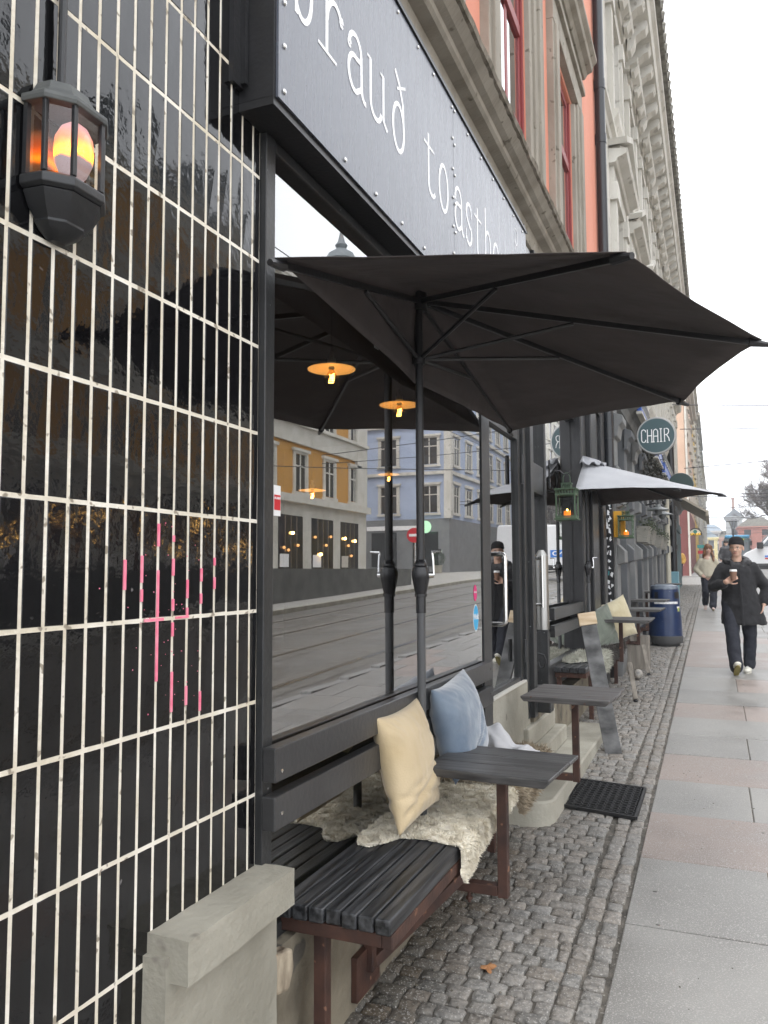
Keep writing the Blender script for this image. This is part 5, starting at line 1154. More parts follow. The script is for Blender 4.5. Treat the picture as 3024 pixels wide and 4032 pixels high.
# ------------------------------------------------------------------ opposite side of the street (seen in the window panes)
BRK = mat('ochre_brick', (.48,.24,.05), .85, col2=(.55,.30,.08), vs=3, stretch=(1,1,14), bump=.3, bs=8)
CRM_ = mat('cream_stucco', (.50,.48,.42), .85, col2=(.60,.58,.52), vs=1.5, bump=.2, bs=20)
BLS = mat('pale_blue_stucco', (.33,.39,.52), .85, col2=(.38,.44,.57), vs=1, bump=.15, bs=20)
GWN = mat('opposite_window_glass', (.04,.045,.05), .1, spec=.8)
SHG = mat('grey_shop_front', (.16,.165,.17), .6, col2=(.2,.205,.21), vs=2)
ob = block('ochre_brick_building', (22, 28, 1), 'ochre brick and cream building mirrored at the left of the cafe window', 17, 30, 8, 41.2, 5.3, 15.5, BRK, 3, 11, 'W', GWN, CRM_, zf=5.5, win=(1.05, 1.75))
q = MB(); q.box(16.9, 30, 7.9, 41.3, 0, 5.29)
for z in (7.72, 11.1, 14.5): q.box(16.86, 17, 8, 41.3, z, z+.85)
for z in (8.57, 11.95, 15.35): q.box(16.7, 17, 8, 41.3, z, z+.16)
q.box(16.6, 17, 8, 41.35, 4.9, 5.25); q.box(16.84, 17, 39.9, 41.3, 5.3, 15.5); obj('cream_bands', q, CRM_, ob)
for k in range(10):
    y = 9+k*3.2; q = MB(); q.box(16.87, 16.899, y, y+2.3, 1.7, 4.3); sw = obj('shop_window', q, DGL, ob); q = MB(); q.box(16.84, 16.868, y+.1, y+.9, 1.9, 2.5); obj('poster', q, WHT if k % 3 else bpy.data.materials['pale_trim'], sw)
    for mm_ in range(3): q = MB(); q.box(16.845, 16.869, y+.55+mm_*.55, y+.61+mm_*.55, 1.7, 4.3); obj('mullion', q, STEEL, sw)
    for mm_ in range(4):
        q = MB(); q.ball((16.8, y+.3+mm_*.5+.1*math.sin(k*3+mm_), 3.0+.5*math.sin(k*5+mm_*2)), .07); obj('shop_lamp', q, bpy.data.materials['warm_filament_light'] if (k+mm_) % 3 == 0 else bpy.data.materials['warm_lit_shade'], sw)
q = MB(); q.lathe([(1.4, 0), (1.4, 1.2), (1.0, 1.5), (.6, 2.2), (.5, 2.4), (.75, 2.6), (.9, 3.0), (.7, 3.4), (.25, 3.7), (.35, 3.9), (.2, 4.1), (.03, 4.9)], (17.6, 39.4, 16.0), 16); obj('turret', q, mat('grey_zinc', (.14,.16,.17), .5), ob, smooth=True)
for y in (14, 20, 25, 29.5): 
    q = MB(); q.box(17.2, 19, y, y+1.6, 15.8, 17.2); q.prism([(y-.15, 17.2), (y+1.75, 17.2), (y+.8, 17.9)], 17.1, 19.5, 'x'); obj('dormer', q, bpy.data.materials['grey_zinc'], ob)
txt('letter', 'YOGA', .55, Matrix.Translation((16.86, 33, 5.05)) @ Matrix(((0,0,-1,0),(-1,0,0,0),(0,1,0,0),(0,0,0,1))), mat('brass_letters', (.5,.42,.3), .4), ob, ext=.02) if False else None
bb = block('pale_blue_building', (22, 63, 2), 'pale blue corner building with white window surrounds mirrored in the cafe window', 15.4, 30, 52, 78, 5.3, 19.1, BLS, 4, 10.4, 'S', GWN, WST, zf=5.75, win=(1.25, 1.8))
for r in range(4):
    for c in range(8):
        u = 53.6+c*3.1; zb_ = 5.75+r*3.34; q = MB()
        q.box(15.30, 15.4, u-.8, u-.6, zb_, zb_+1.9); q.box(15.30, 15.4, u+.6, u+.8, zb_, zb_+1.9); q.box(15.24, 15.4, u-.9, u+.9, zb_+1.95, zb_+2.15); q.box(15.25, 15.4, u-.9, u+.9, zb_-.2, zb_-.02); q.box(15.33, 15.37, u-.04, u+.04, zb_, zb_+1.8); q.box(15.33, 15.37, u-.6, u-.05, zb_+1.15, zb_+1.23); q.box(15.33, 15.37, u+.05, u+.6, zb_+1.15, zb_+1.23)
        fo = obj('window', q, WST, bb); q = MB(); q.box(15.38, 15.399, u-.6, u+.6, zb_, zb_+1.8); obj('pane', q, GWN, fo)
q = MB()
for z in (8.35, 11.7, 15.0): q.box(15.22, 30, 51.82, 78, z, z+.22)
for x in (15.2,): q.box(x, x+.5, 51.8, 52.3, 5.3, 19)
obj('string_course', q, WST, bb)
q = MB(); q.box(15.35, 30, 51.95, 78, 0, 5.29); obj('shop_front', q, SHG, bb)
for k, x in enumerate((16.2, 19.2, 22.6)):
    q = MB(); q.box(x, x+1.9, 51.9, 51.94, 2.0, 4.4); obj('shop_window', q, DGL, bb)
q = MB(); q.lathe([(.42, 0), (.42, .1)], (0,0,0), 24, Matrix.Translation((16.9, 51.2, 4.7)) @ Matrix.Rotation(R(90), 4, 'X')); obj('lit_disc_sign', q, mat('pale_green_lit_sign', (.4,.7,.45), .5, emit=(.5,.9,.55), es=.6), bb)
q = MB(); q.box(17.5, 21.5, 51.9, 51.93, 4.55, 4.85); obj('name_band', q, WHT, bb)
cb = block('cream_building', (22, 100, 2), 'cream building with ornate cornices mirrored in the second window', 14.5, 30, 84, 130, 1.5, 19, CRM_, 5, 15, 'W', GWN, WST, zf=3.0, win=(1.2, 1.9), det=False)
pw = MB(); pw.box(10.4, 11.4, 8, 31, .1, 1.75); simple('planter_wall', pw, mat('dark_wet_concrete', (.10,.10,.095), .7, col2=(.15,.15,.14), vs=2), 'long low dark planter wall across the tram tracks', 'wall')
ns = thing('no_entry_sign', (9.9, 30, 1), 'round red no entry sign on a thin post across the street', 'road sign')
q = MB(); q.tube([(9.9, 30.06, 1.0), (9.9, 30.06, 3.4)], .035, 8); obj('post', q, STEEL, ns)
q = MB(); q.lathe([(.3, 0), (.3, .02)], (0,0,0), 28, Matrix.Translation((9.9, 30.02, 3.1)) @ Matrix.Rotation(R(90), 4, 'X')); obj('plate', q, RED, ns)
q = MB(); q.box(9.7, 10.1, 29.99, 29.999, 3.05, 3.15); obj('white_bar', q, WHT, ns)
for i, (x, y, lab) in enumerate(((12.6, 18, 'small potted shrub nearest, by the ochre shops opposite'), (14.9, 48, 'dark potted bush outside the pale blue corner building'))):
    t = thing('potted_bush', (x, y, .6), lab, 'plant'); r2 = random.Random(i); z0 = gz(y)+.1
    q = MB(); q.lathe([(.25, 0), (.32, .5)], (x, y, z0), 12); obj('pot', q, CONC, t)
    q = MB()
    for k in range(700):
        d = Vector((r2.gauss(0,1), r2.gauss(0,1), r2.gauss(0,1))).normalized()*r2.uniform(.25,.5); c = Vector((x, y, z0+.95))+d; s_ = d.cross(Vector((r2.random(),1,0))).normalized()*.03; q.add([c-s_, c+s_, c+d*.12], [(0,1,2)])
    obj('foliage', q, mat('dark_bush', (.03,.05,.025), .8), t, fixn=False)
# ------------------------------------------------------------------ trees, lamp, wires
def tree(loc, h, r0, seed, lab, levels=6, spread=.5, bare=(.13,.11,.10), dens=1.0):
    r2 = random.Random(seed); T = MB(); B_ = MB()
    def br(p, d, L_, r, lv):
        q = [p]; pts_d = d
        for k in range(3):
            pts_d = (pts_d+Vector((r2.uniform(-.16,.16), r2.uniform(-.16,.16), r2.uniform(-.05,.12)))).normalized(); q.append(q[-1]+pts_d*L_/3)
        (T if lv < 2 else B_).tube(q, [max(.012, r*u) for u in (1, .88, .76, .62)], 6 if lv < 2 else 3, cap=False)
        if lv >= levels: return
        n = 3 if lv < levels-1 else 4
        for k in range(n):
            st = q[r2.choice((1,2,3,3))] if lv > 0 else q[r2.choice((2,3,3))]
            nd = (pts_d+Vector((r2.gauss(0,spread), r2.gauss(0,spread), r2.gauss(.1,spread*.6)))).normalized()
            br(st, nd, L_*r2.uniform(.62,.82), r*.55, lv+1)
        br(q[-1], (pts_d+Vector((r2.gauss(0,.2), r2.gauss(0,.2), .1))).normalized(), L_*.75, r*.6, lv+1)
    t = thing('bare_tree', loc, lab, 'tree', 'bare winter trees right of the street')
    br(Vector(loc), Vector((0,0,1)), h*.27, r0, 0)
    m = mat('grey_brown_bark', bare, .9, col2=tuple(v*1.4 for v in bare), vs=3)
    obj('trunk', T, m, t, fixn=False); obj('crown', B_, m, t, fixn=False)
    return t
tree((9.6, 92, gz(92)), 13.5, .38, 4, 'large bare tree nearest the street at the right edge', 7, .6)
tree((15, 100, gz(100)), 15, .4, 8, 'tall bare tree behind the nearest one', 6, .55)
tree((9.2, 118, gz(118)), 12, .3, 15, 'slimmer bare tree farther up the street', 5, .5)
tree((11.8, 84, gz(84)), 12.5, .36, 21, 'bare tree rising above the white van', 7, .65)
sl_ = thing('street_lamp', (2.45, 60, 1.6), 'black street lamp with wide flat top and clear lantern, above the bus', 'street lamp')
lx, lz = 1.2+.64*2, 1.6
q = MB(); q.tube([(lx, 60, 1.6), (lx, 60, 4.5)], [.07, .045], 10); obj('post', q, BLK, sl_)
q = MB(); q.lathe([(.42, 0), (.43, .03), (.1, .10), (.02, .13)], (lx, 60, 5.02), 20); obj('cap', q, BLK, sl_)
q = MB(); q.lathe([(.09, 0), (.24, .45)], (lx, 60, 4.52), 8); obj('lantern_glass', q, glass_mat('street_lamp_glass', 1.5, (.9,.92,.93)), sl_)
q = MB()
for k in range(8): a = 2*math.pi*k/8; q.tube([(lx+.09*math.cos(a), 60+.09*math.sin(a), 4.5), (lx+.25*math.cos(a), 60+.25*math.sin(a), 5.02)], .012, 4)
obj('lantern_frame', q, BLK, sl_)
WR = mat('grey_wire', (.05,.05,.055), .6)
wires = [((.3, 28, 6.3), (14, 30, 6.2), .12), ((.3, 31, 5.35), (14, 24, 5.4), .1), ((.3, 44, 4.9+.9), (14, 50, 6.2), .15), ((.4, 50, 6.1), (14, 50, 6.0), .1), ((.3, 40, 5.1), (14, 60, 6.9), .2), ((.3, 60, 6.0), (14, 66, 7.0), .2), ((.3, 75, 6.3), (14, 75, 6.4), .2), ((.3, 95, 6.4), (14, 100, 6.8), .2), ((.3, 22.5, 6.05), (12, 26, 5.9), .08), ((.3, 120, 6.8), (14, 120, 7.2), .2)]
WLAB = ['span wire in line with the lower part of the lettered round sign', 'span wire passing low over the pale parasol tip', 'sagging span wire starting at the peach facade', 'level span wire just in front of the peach facade', 'steeply rising span wire running from the shutters towards the trees', 'rising span wire between the street lamp and the peach house', 'level span wire beyond the street lamp', 'span wire crossing in front of the bare tree crowns', 'highest and thickest span wire near the black parasol tip', 'farthest faint span wire above the end of the street']
for i, (a, e, sg_) in enumerate(wires):
    q = MB(); a = Vector(a); e = Vector(e); q.tube([a+(e-a)*k/16-Vector((0,0,sg_*4*(k/16)*(1-k/16))) for k in range(17)], .008+.0004*a.y*.5, 5)
    o = obj('span_wire', q, WR); tag(o, WLAB[i], 'wire', 'overhead tram span wires')
for x in (4.3, 7.3):
    q = MB(); q.tube([(x, -10, 5.6), (x, 40, 6.9), (x, 200, 9.2)], .008, 5); tag(obj('contact_wire', q, WR), 'overhead tram contact wire over the '+('nearer' if x < 5 else 'farther')+' track, running along the street', 'wire', 'tram contact wires')
q = MB(); q.tube([(4.6, 58, 6.2), (3.2, 58, 6.24), (2.95, 58, 6.1), (2.85, 58, 5.8), (2.95, 58, 5.45), (3.1, 58, 5.2)], .02, 6); tag(obj('wire_hook', q, WR, smooth=True), 'curved wire loop hanging in front of the bare trees', 'wire')
# ------------------------------------------------------------------ van and bus
VW = mat('white_van_paint', (.62,.63,.65), .25, coat=.6, col2=(.66,.67,.69), vs=1)
PLB = mat('black_plastic_trim', (.02,.02,.022), .6)
vn = thing('white_van', (5, 38, gz(38)), 'white delivery van with blue band crossing from the side street, cut by the right edge', 'van')
zg = gz(38); x0 = 2.33
prof = [(0,.42),(-.04,.75),(.02,1.0),(.12,1.12),(.62,1.36),(1.05,1.86),(1.35,2.2),(1.75,2.42),(2.3,2.52),(5.75,2.55),(5.85,2.45),(5.9,.42)]
def pv(q, pts, y0, y1): q.prism([(x0+a, zg+c) for a, c in pts], y0, y1, 'y')
q = MB(); pv(q, prof, 37.1, 38.95); obj('body', q, VW, vn, bevel=.05, seg=3)
q = MB(); pv(q, [(.75,1.38),(1.12,1.82),(1.4,1.98),(2.05,2.0),(2.05,1.38)], 37.07, 37.099); sw = obj('side_window', q, mat('van_glass', (.05,.065,.075), .05, spec=.9, col2=(.12,.15,.17), vs=2), vn, bevel=.0)
q = MB(); q.prism([(x0+.60, zg+1.40), (x0+.64, zg+1.375), (x0+1.09, zg+1.90), (x0+1.04, zg+1.90)], 37.2, 38.85, 'y'); obj('windscreen', q, bpy.data.materials['van_glass'], vn)
q = MB(); q.box(x0-.06, x0+5.95, 37.06, 37.098, zg+.42, zg+.60); q.box(x0-.08, x0, 37.1, 38.95, zg+.38, zg+.62); q.box(x0+.02, x0+5.9, 37.068, 37.098, zg+.61, zg+.66); obj('sill_trim', q, PLB, vn)
q = MB(); q.box(x0+.55, x0+.80, 36.85, 37.06, zg+1.28, zg+1.55); obj('mirror', q, PLB, vn, bevel=.03)
for wx in (1.45, 4.75):
    M = Matrix.Translation((x0+wx, 37.2, zg+.34)) @ Matrix.Rotation(R(90), 4, 'X')
    q = MB(); q.lathe([(.22,-.14),(.32,-.13),(.34,-.08),(.34,.12),(.32,.16),(.22,.16)], (0,0,0), 28, M); wh = obj('wheel', q, mat('tyre_rubber', (.015,.015,.016), .8), vn, smooth=True)
    q = MB(); q.lathe([(.2,.10),(.21,.165),(.05,.155)], (0,0,0), 20, M); obj('rim', q, STEEL, wh, smooth=True)
q = MB(); q.box(x0+1.25, x0+3.2, 37.085, 37.0985, zg+1.02, zg+1.36); bd = obj('blue_band', q, mat('van_blue_band', (.02,.16,.55), .4), vn)
txt('letter', 'OSLET.NO', .28, MY(x0+2.25, 37.08, zg+1.19), WHT, bd, off=.006, sx=1.35)
q = MB(); q.box(x0+.85, x0+1.2, 37.085, 37.0985, zg+.93, zg+1.0); obj('blue_badge', q, bpy.data.materials['van_blue_band'], vn)
q = MB(); q.box(x0+.85, x0+1.2, 37.085, 37.0985, zg+.84, zg+.90); obj('red_badge', q, RED, vn)
for a in (1.33, 5.6): q = MB(); q.box(x0+a, x0+a+.09, 37.04, 37.059, zg+.68, zg+.74); obj('side_marker', q, mat('amber_lamp', (.9,.35,.02), .4, emit=(1,.35,.02), es=2), vn)
bs_ = thing('blue_bus', (3.6, 95, 2.1), 'bus with light blue roof edge and yellow destination lights behind the man in black', 'bus')
zg2 = gz(95); q = MB(); q.box(2.40, 4.85, 95, 107, zg2+.3, zg2+3.0); obj('body', q, mat('bus_grey_green', (.10,.15,.16), .4), bs_, bevel=.1, seg=3)
q = MB(); q.box(2.38, 4.87, 94.95, 107, zg2+3.0, zg2+3.38); obj('roof_fairing', q, mat('bus_light_blue', (.10,.42,.72), .4), bs_, bevel=.16, seg=4)
q = MB(); q.box(2.55, 4.7, 94.94, 94.99, zg2+1.2, zg2+2.6); obj('windscreen', q, bpy.data.materials['van_glass'], bs_)
q = MB(); q.box(3.75, 4.25, 94.90, 94.939, zg2+2.72, zg2+2.92); obj('destination_display', q, mat('lit_display', (.8,.8,.05), .5, emit=(1,.9,.05), es=1.2), bs_)
for a in (2.15, 4.87): q = MB(); q.box(a, a+.2, 94.7, 94.9, zg2+2.2, zg2+2.7); obj('mirror', q, PLB, bs_)
for a in (2.6, 4.4): q = MB(); q.lathe([(.45,0),(.45,.3)], (0,0,0), 20, Matrix.Translation((a, 96.5, zg2+.45)) @ Matrix.Rotation(R(90), 4, 'Y')); obj('wheel', q, bpy.data.materials['tyre_rubber'], bs_)
# haze
hz = MB(); hz.box(-125, 125, -33, 455, -2.5, 30); ho = obj('haze', hz, None); ho['kind'] = 'stuff'
hm = bpy.data.materials.new('pale_haze'); hm.use_nodes = True; n_ = hm.node_tree.nodes; n_.remove(n_['Principled BSDF']); pvn = n_.new('ShaderNodeVolumePrincipled')
pvn.inputs['Color'].default_value = (.9,.93,.97,1); pvn.inputs['Density'].default_value = .0017; pvn.inputs['Anisotropy'].default_value = .2
hm.node_tree.links.new(pvn.outputs[0], n_['Material Output'].inputs['Volume']); ho.data.materials.append(hm)
# ------------------------------------------------------------------ people
def capsule(q, a, b, ra, rb, n=14, sx=1, sy=1):
    a = Vector(a); b = Vector(b); d = b-a; L_ = d.length; M = d.to_track_quat('Z', 'Y').to_matrix().to_4x4() if L_ > 1e-6 else Matrix.Identity(4)
    M.translation = a; pr = [(max(1e-4, ra*math.sin(t)), -ra*math.cos(t)) for t in [math.pi/2*k/5 for k in range(6)]] + [(max(1e-4, rb*math.cos(t)), L_+rb*math.sin(t)) for t in [math.pi/2*k/5 for k in range(6)]]
    q.lathe(pr, (0,0,0), n, M)
def chain(q, pts):
    for (p, r), (p2, r2) in zip(pts, pts[1:]): capsule(q, p, p2, r, r2)
def estack(q, lv, n=24):
    # closed stack of ellipses: (cx, cy, z, rx, ry)
    vs = []; fs = []
    out = []
    for a, b in zip(lv, lv[1:]):
        for k in range(4): out.append(tuple(a[i]+(b[i]-a[i])*k/4 for i in range(5)))
    out.append(lv[-1])
    for cx, cy, z, rx, ry in out: vs += [(cx+rx*math.cos(2*math.pi*k/n), cy+ry*math.sin(2*math.pi*k/n), z) for k in range(n)]
    m = len(out)
    for i in range(m-1):
        for k in range(n): fs.append((i*n+k, i*n+(k+1)%n, (i+1)*n+(k+1)%n, (i+1)*n+k))
    fs.append(tuple(reversed(range(n)))); fs.append(tuple((m-1)*n+k for k in range(n)))
    return q.add(vs, fs)
def remesh(o, vs, sm=3, fac=.5):
    r = o.modifiers.new('remesh', 'REMESH'); r.mode = 'VOXEL'; r.voxel_size = vs; r.use_smooth_shade = True
    s = o.modifiers.new('smooth', 'SMOOTH'); s.iterations = sm; s.factor = fac; return o
def displace(o, st_, sc):
    t = bpy.data.textures.new('folds', 'CLOUDS'); t.noise_scale = sc; d = o.modifiers.new('folds', 'DISPLACE'); d.texture = t; d.strength = st_; d.mid_level = .5
SKIN = mat('warm_skin', (.55,.34,.25), .5, col2=(.6,.39,.29), vs=20); SKIN.node_tree.nodes['Principled BSDF'].inputs['Subsurface Weight'].default_value = .08
HAIRB = mat('black_hair', (.012,.01,.009), .6); HAIRR = mat('auburn_brown_hair', (.09,.035,.02), .5, col2=(.22,.11,.05), vs=6, stretch=(6,6,1))
COATB = mat('black_wool_coat', (.009,.009,.011), .85, col2=(.014,.014,.016), vs=9, bump=.4, bs=200, sheen=.08)
TRSB = mat('navy_black_trousers', (.012,.014,.022), .8, col2=(.018,.020,.03), vs=8, bump=.3, bs=160)
SHOEW = mat('off_white_leather', (.62,.60,.52), .5, col2=(.7,.68,.6), vs=20); SOLE = mat('gum_yellow_sole', (.30,.25,.09), .7, col2=(.2,.17,.06), vs=12)
LIP = mat('lip_tone', (.36,.14,.11), .5); EYEW = mat('eye_white', (.6,.58,.55), .3); EYED = mat('dark_iris', (.02,.012,.01), .2)
def head(t, O, turn, skin, body, tilt=0, female=False):
    """adds the head volume to body mesh builder; returns frame function: (x right of face, y forward, z up) -> world"""
    M = Matrix.Translation(O) @ Matrix.Rotation(R(turn), 4, 'Z') @ Matrix.Rotation(R(tilt), 4, 'X')
    F_ = lambda x, y, z: tuple(M @ Vector((x, -y, z)))
    k = .94 if female else 1
    def e(c, r, sx, sy, sz): body.ball((0,0,0), r, 18, 12, sx, sy, sz, M @ Matrix.Translation((c[0], -c[1], c[2])))
    e((0, -.008, .165), .083*k, .95, 1.12, 1.12)     # skull
    e((0, .012, .105), .066*k, .98, 1.05, 1.15)      # face
    e((0, .030, .048), .038*k, 1.15, .95, .85)         # jaw and chin
    e((0, .000, .062), .052*k, 1.08, 1.1, .8)
    e((-.036, .050, .098), .021, 1, .8, 1); e((.036, .050, .098), .021, 1, .8, 1)   # cheekbones
    e((-.026, .062, .150), .018, 1.4, .6, .5); e((.026, .062, .150), .018, 1.4, .6, .5)
    body.add([F_(-.010,.066,.138), F_(.010,.066,.138), F_(-.015,.072,.092), F_(.015,.072,.092), F_(0,.098,.098), F_(0,.078,.142)], [(0,1,5),(0,5,4,2),(1,3,4,5),(2,4,3),(0,2,3,1)])
    e((0,.088,.098), .011, 1.1, 1, .8); e((0,.068,.066), .02, 1.1, .7, .45)
    for s in (-1, 1): e((s*.079*k, -.012, .118), .019, .45, .8, 1.5)
    return F_, M
def face(t, F_, M, body_o, female=False, brow=HAIRB):
    for s in (-1, 1):
        q = MB(); q.ball((0,0,0), .0125, 12, 8, 1.15, .6, .55, M @ Matrix.Translation((s*.030, -.069, .127))); ey = obj('eye', q, EYEW, body_o, smooth=True)
        q = MB(); q.ball((0,0,0), .0068, 10, 6, 1, .6, 1, M @ Matrix.Translation((s*.030, -.0745, .127))); obj('iris', q, EYED, body_o, smooth=True)
        q = MB(); q.tube([F_(s*.014, .079, .140), F_(s*.03, .0765, .143 if not female else .144), F_(s*.046, .069, .139)], [.0025, .0035 if not female else .0022, .0018], 6); obj('eyebrow', q, brow, body_o, smooth=True)
        q = MB(); q.tube([F_(s*.017, .0755, .130), F_(s*.03, .0775, .1335), F_(s*.043, .070, .130)], .0014, 5); obj('eyelid', q, brow, body_o, smooth=True)
    q = MB(); q.tube([F_(-.022,.0725,.0665), F_(-.008,.080,.069), F_(0,.081,.0675), F_(.008,.080,.069), F_(.022,.0725,.0665)], [.002,.0042,.0036,.0042,.002], 8); q.tube([F_(-.018,.0735,.063), F_(0,.080,.060), F_(.018,.0735,.063)], [.002,.0048,.002], 8)
    obj('lips', q, LIP, body_o, smooth=True)
def hand(q, wrist, pdir, pnorm, curl, side=1, s=1.0, thumb_in=.5, roots=None):
    """palm and five separate bent fingers; pdir = towards the knuckles, pnorm = palm facing, side = thumb side"""
    p = Vector(pdir).normalized(); n = Vector(pnorm); n = (n-p*n.dot(p)).normalized(); x = p.cross(n)*side; w_ = Vector(wrist)
    for k in range(4):
        o_ = (-.028+.019*k)*s; capsule(q, w_+x*o_*.75+p*.012*s, w_+x*o_+p*.085*s, .013*s, .0115*s, 8)
    for k, ln in enumerate((.062, .075, .082, .074)):       # little to index
        b = w_+x*(-.029+.0195*k)*s+p*.088*s; a = curl*.5; d = p
        for m_, (f_, r_) in enumerate(((.45, .0095), (.32, .0088), (.23, .0078))):
            a = curl*(.45+.55*m_); d = p*math.cos(a)+n*math.sin(a); e = b+d*ln*f_*s; capsule(q, b, e, r_*s, r_*.93*s, 8); b = e
    b = w_+x*.030*s+p*.028*s; d = (x*.75+p*.6+n*thumb_in).normalized()
    for ln, r_ in ((.038, .0125), (.030, .0105), (.024, .0095)):
        e = b+d*ln*s; capsule(q, b, e, r_*s, r_*.92*s, 8); b = e; d = (d+n*thumb_in*.9+p*.35-x*.25).normalized()
def shoe(t, pos, yaw_, pitch_, m, sole, L_=.27, name='shoe', up_=.085):
    M = Matrix.Translation(pos) @ Matrix.Rotation(R(yaw_), 4, 'Z') @ Matrix.Rotation(R(pitch_), 4, 'X')
    q = MB(); k = L_/.27
    for (y, z, r, sx, sy, sz) in ((.06,.052,.042,.85,1,1.0),(.0,.05,.044,.95,1.3,.85),(-.07,.045,.045,1.0,1.3,.66),(-.125,.038,.042,1.02,1.05,.6),(.055,.085,.038,.9,1.1,.9)): q.ball((0,0,0), r*k, 14, 10, sx, sy, sz, M @ Matrix.Translation((0, y*k, z*k)))
    o = remesh(obj(name, q, m, t), .006, 2)
    q = MB(); pts = [(.034*math.cos(a)*(1+.25*max(0, -math.sin(a))), .115*math.sin(a)*1.12-.045+.03) for a in [2*math.pi*i/24 for i in range(24)]]
    q.prism([(a*k, b*k) for a, b in pts], .0, .022*k, 'z', M); obj('sole', q, sole, o, bevel=.004)
    for j in range(4): q = MB(); q.tube([tuple(M @ Vector((-.02*k, (-.02-.018*j)*k, (.083-.006*j)*k))), tuple(M @ Vector((0, (-.025-.018*j)*k, (.09-.006*j)*k))), tuple(M @ Vector((.02*k, (-.02-.018*j)*k, (.083-.006*j)*k)))], .0025, 5); obj('lace', q, WHT, o)
    return o
# --- man in the black coat
mx_, my_ = 1.455, 10.80; g0 = gz(my_)
t = thing('person', (mx_, my_, g0), 'man with black beanie, glasses and long black hooded coat walking with a paper coffee cup', 'person')
W_ = lambda x, y, z: (mx_+x, my_+y, g0+z)
bd = MB()
F_, MH = head(t, W_(.005, -.035, 1.40), -14, SKIN, bd)
capsule(bd, W_(.005, .0, 1.30), W_(.005, -.02, 1.47), .060, .054)
chain(bd, [(W_(0, .0, .88), .13), (W_(0, .0, 1.1), .125), (W_(0, .01, 1.25), .12), (W_(0,.01,1.31), .07)])
chain(bd, [(W_(-.17, .01, 1.29), .05), (W_(-.26, -.0, 1.06), .042), (W_(-.12, -.22, 1.115), .030)])
chain(bd, [(W_(.19, .01, 1.29), .05), (W_(.33, .04, 1.03), .042), (W_(.29, -.03, .85), .032)])
chain(bd, [(W_(-.08, .0, .86), .075), (W_(-.07, -.12, .46), .045), (W_(-.045, -.20, .12), .042)])
chain(bd, [(W_(.09, .0, .86), .075), (W_(.115, .045, .46), .045), (W_(.11, .12, .10), .036)])
hand(bd, W_(-.125, -.215, 1.115), (.75, -.35, .50), (.45, .85, .05), 1.25, -1, 1.0, .35)
hand(bd, W_(.29, -.03, .85), (-.2, -.2, -.9), (-1, 0, 0), .4, 1, .9)
body_o = remesh(obj('body', bd, SKIN, t), .0065, 2, .4)
face(t, F_, MH, body_o)
q = MB(); q.tube([F_(-.026,.079,.079), F_(-.012,.083,.081), F_(0,.0835,.079), F_(.012,.083,.081), F_(.026,.079,.079)], [.001,.003,.0025,.003,.001], 6); obj('moustache', q, mat('thin_stubble', (.09,.05,.035), .8), body_o, smooth=True)
q = MB(); q.ball((0,0,0), .0905, 24, 14, .97, 1.12, 1.05, MH @ Matrix.Translation((0, .010, .172)))
bn = MB()
for i in range(len(q.v)): pass
bm = MB(); 
prof = [(.089,.0),(.0935,.006),(.0945,.03),(.0925,.045),(.089,.048),(.090,.06),(.084,.09),(.068,.112),(.04,.126),(.001,.130)]
bm.lathe(prof, (0,0,0), 32, MH @ Matrix.Translation((0, .004, .157)) @ Matrix.Rotation(R(-9), 4, 'X') @ Matrix.Diagonal((.96, 1.10, .86, 1)))
obj('beanie', bm, mat('ribbed_black_knit', (.010,.010,.011), .95, bump=.9, bs=22, stretch=(9,9,.2), dist=.004), t, smooth=True)
gl = MB()
for s in (-1, 1): gl.tube([F_(s*.031+.0215*math.cos(a), .086-.004*abs(math.cos(a)), .123+.0175*math.sin(a)) for a in [2*math.pi*k/20 for k in range(21)]], .0012, 6, cap=False); gl.tube([F_(s*.052, .083, .128), F_(s*.078, .03, .130), F_(s*.082, -.02, .128)], .0014, 5)
gl.tube([F_(-.010,.087,.127), F_(0,.0885,.130), F_(.010,.087,.127)], .0013, 5); obj('glasses', gl, mat('bronze_wire', (.20,.11,.05), .35, 1), t, smooth=True)
c = MB()
estack(c, [(*W_(cx_, .01, z), hx, hy) for z, hx, hy, cx_ in ((.595,.262,.165,.062),(.72,.245,.16,.05),(.86,.22,.155,.035),(1.0,.20,.15,.02),(1.14,.20,.15,.01),(1.25,.205,.14,.005),(1.32,.17,.11,.005),(1.36,.10,.08,.005))])
chain(c, [(W_(-.165, .01, 1.28), .075), (W_(-.275, .01, 1.055), .072), (W_(-.155, -.17, 1.09), .056)])
chain(c, [(W_(.175, .01, 1.28), .078), (W_(.325, .04, 1.04), .072), (W_(.30, -.01, .88), .062)])
co = remesh(obj('coat', c, COATB, t), .014, 6, .6); displace(co, .028, .09)
q = MB(); q.prism([(.035, .585), (.062, .585), (.045, 1.0), (.035, 1.28), (.02, 1.28), (.02, 1.0)], -.163, -.150, 'y', Matrix.Translation(W_(0, 0, 0))); obj('coat_front_edge', q, COATB, t, bevel=.003)
hd_ = MB()
for k in range(15):
    a = R(-55+290*k/14); r = .128+.012*math.sin(k*1.3)
    hd_.ball(W_(.01+r*1.0*math.cos(a), .03+r*.74*math.sin(a), 1.345+.022*math.sin(a)+.006*math.cos(k)), .044, 12, 8, 1, 1, 1.15)
for x in (-.05, 0, .05): hd_.ball(W_(.01+x, -.062, 1.30), .05, 12, 8, 1, .8, 1.2)
hd_.ball(W_(.03, .15, 1.36), .10, 14, 10, 1.4, .7, .8)
ho_ = remesh(obj('hood', hd_, mat('glossy_black_hood', (.013,.013,.015), .5, bump=.3, bs=40), t), .010, 3); displace(ho_, .03, .05)
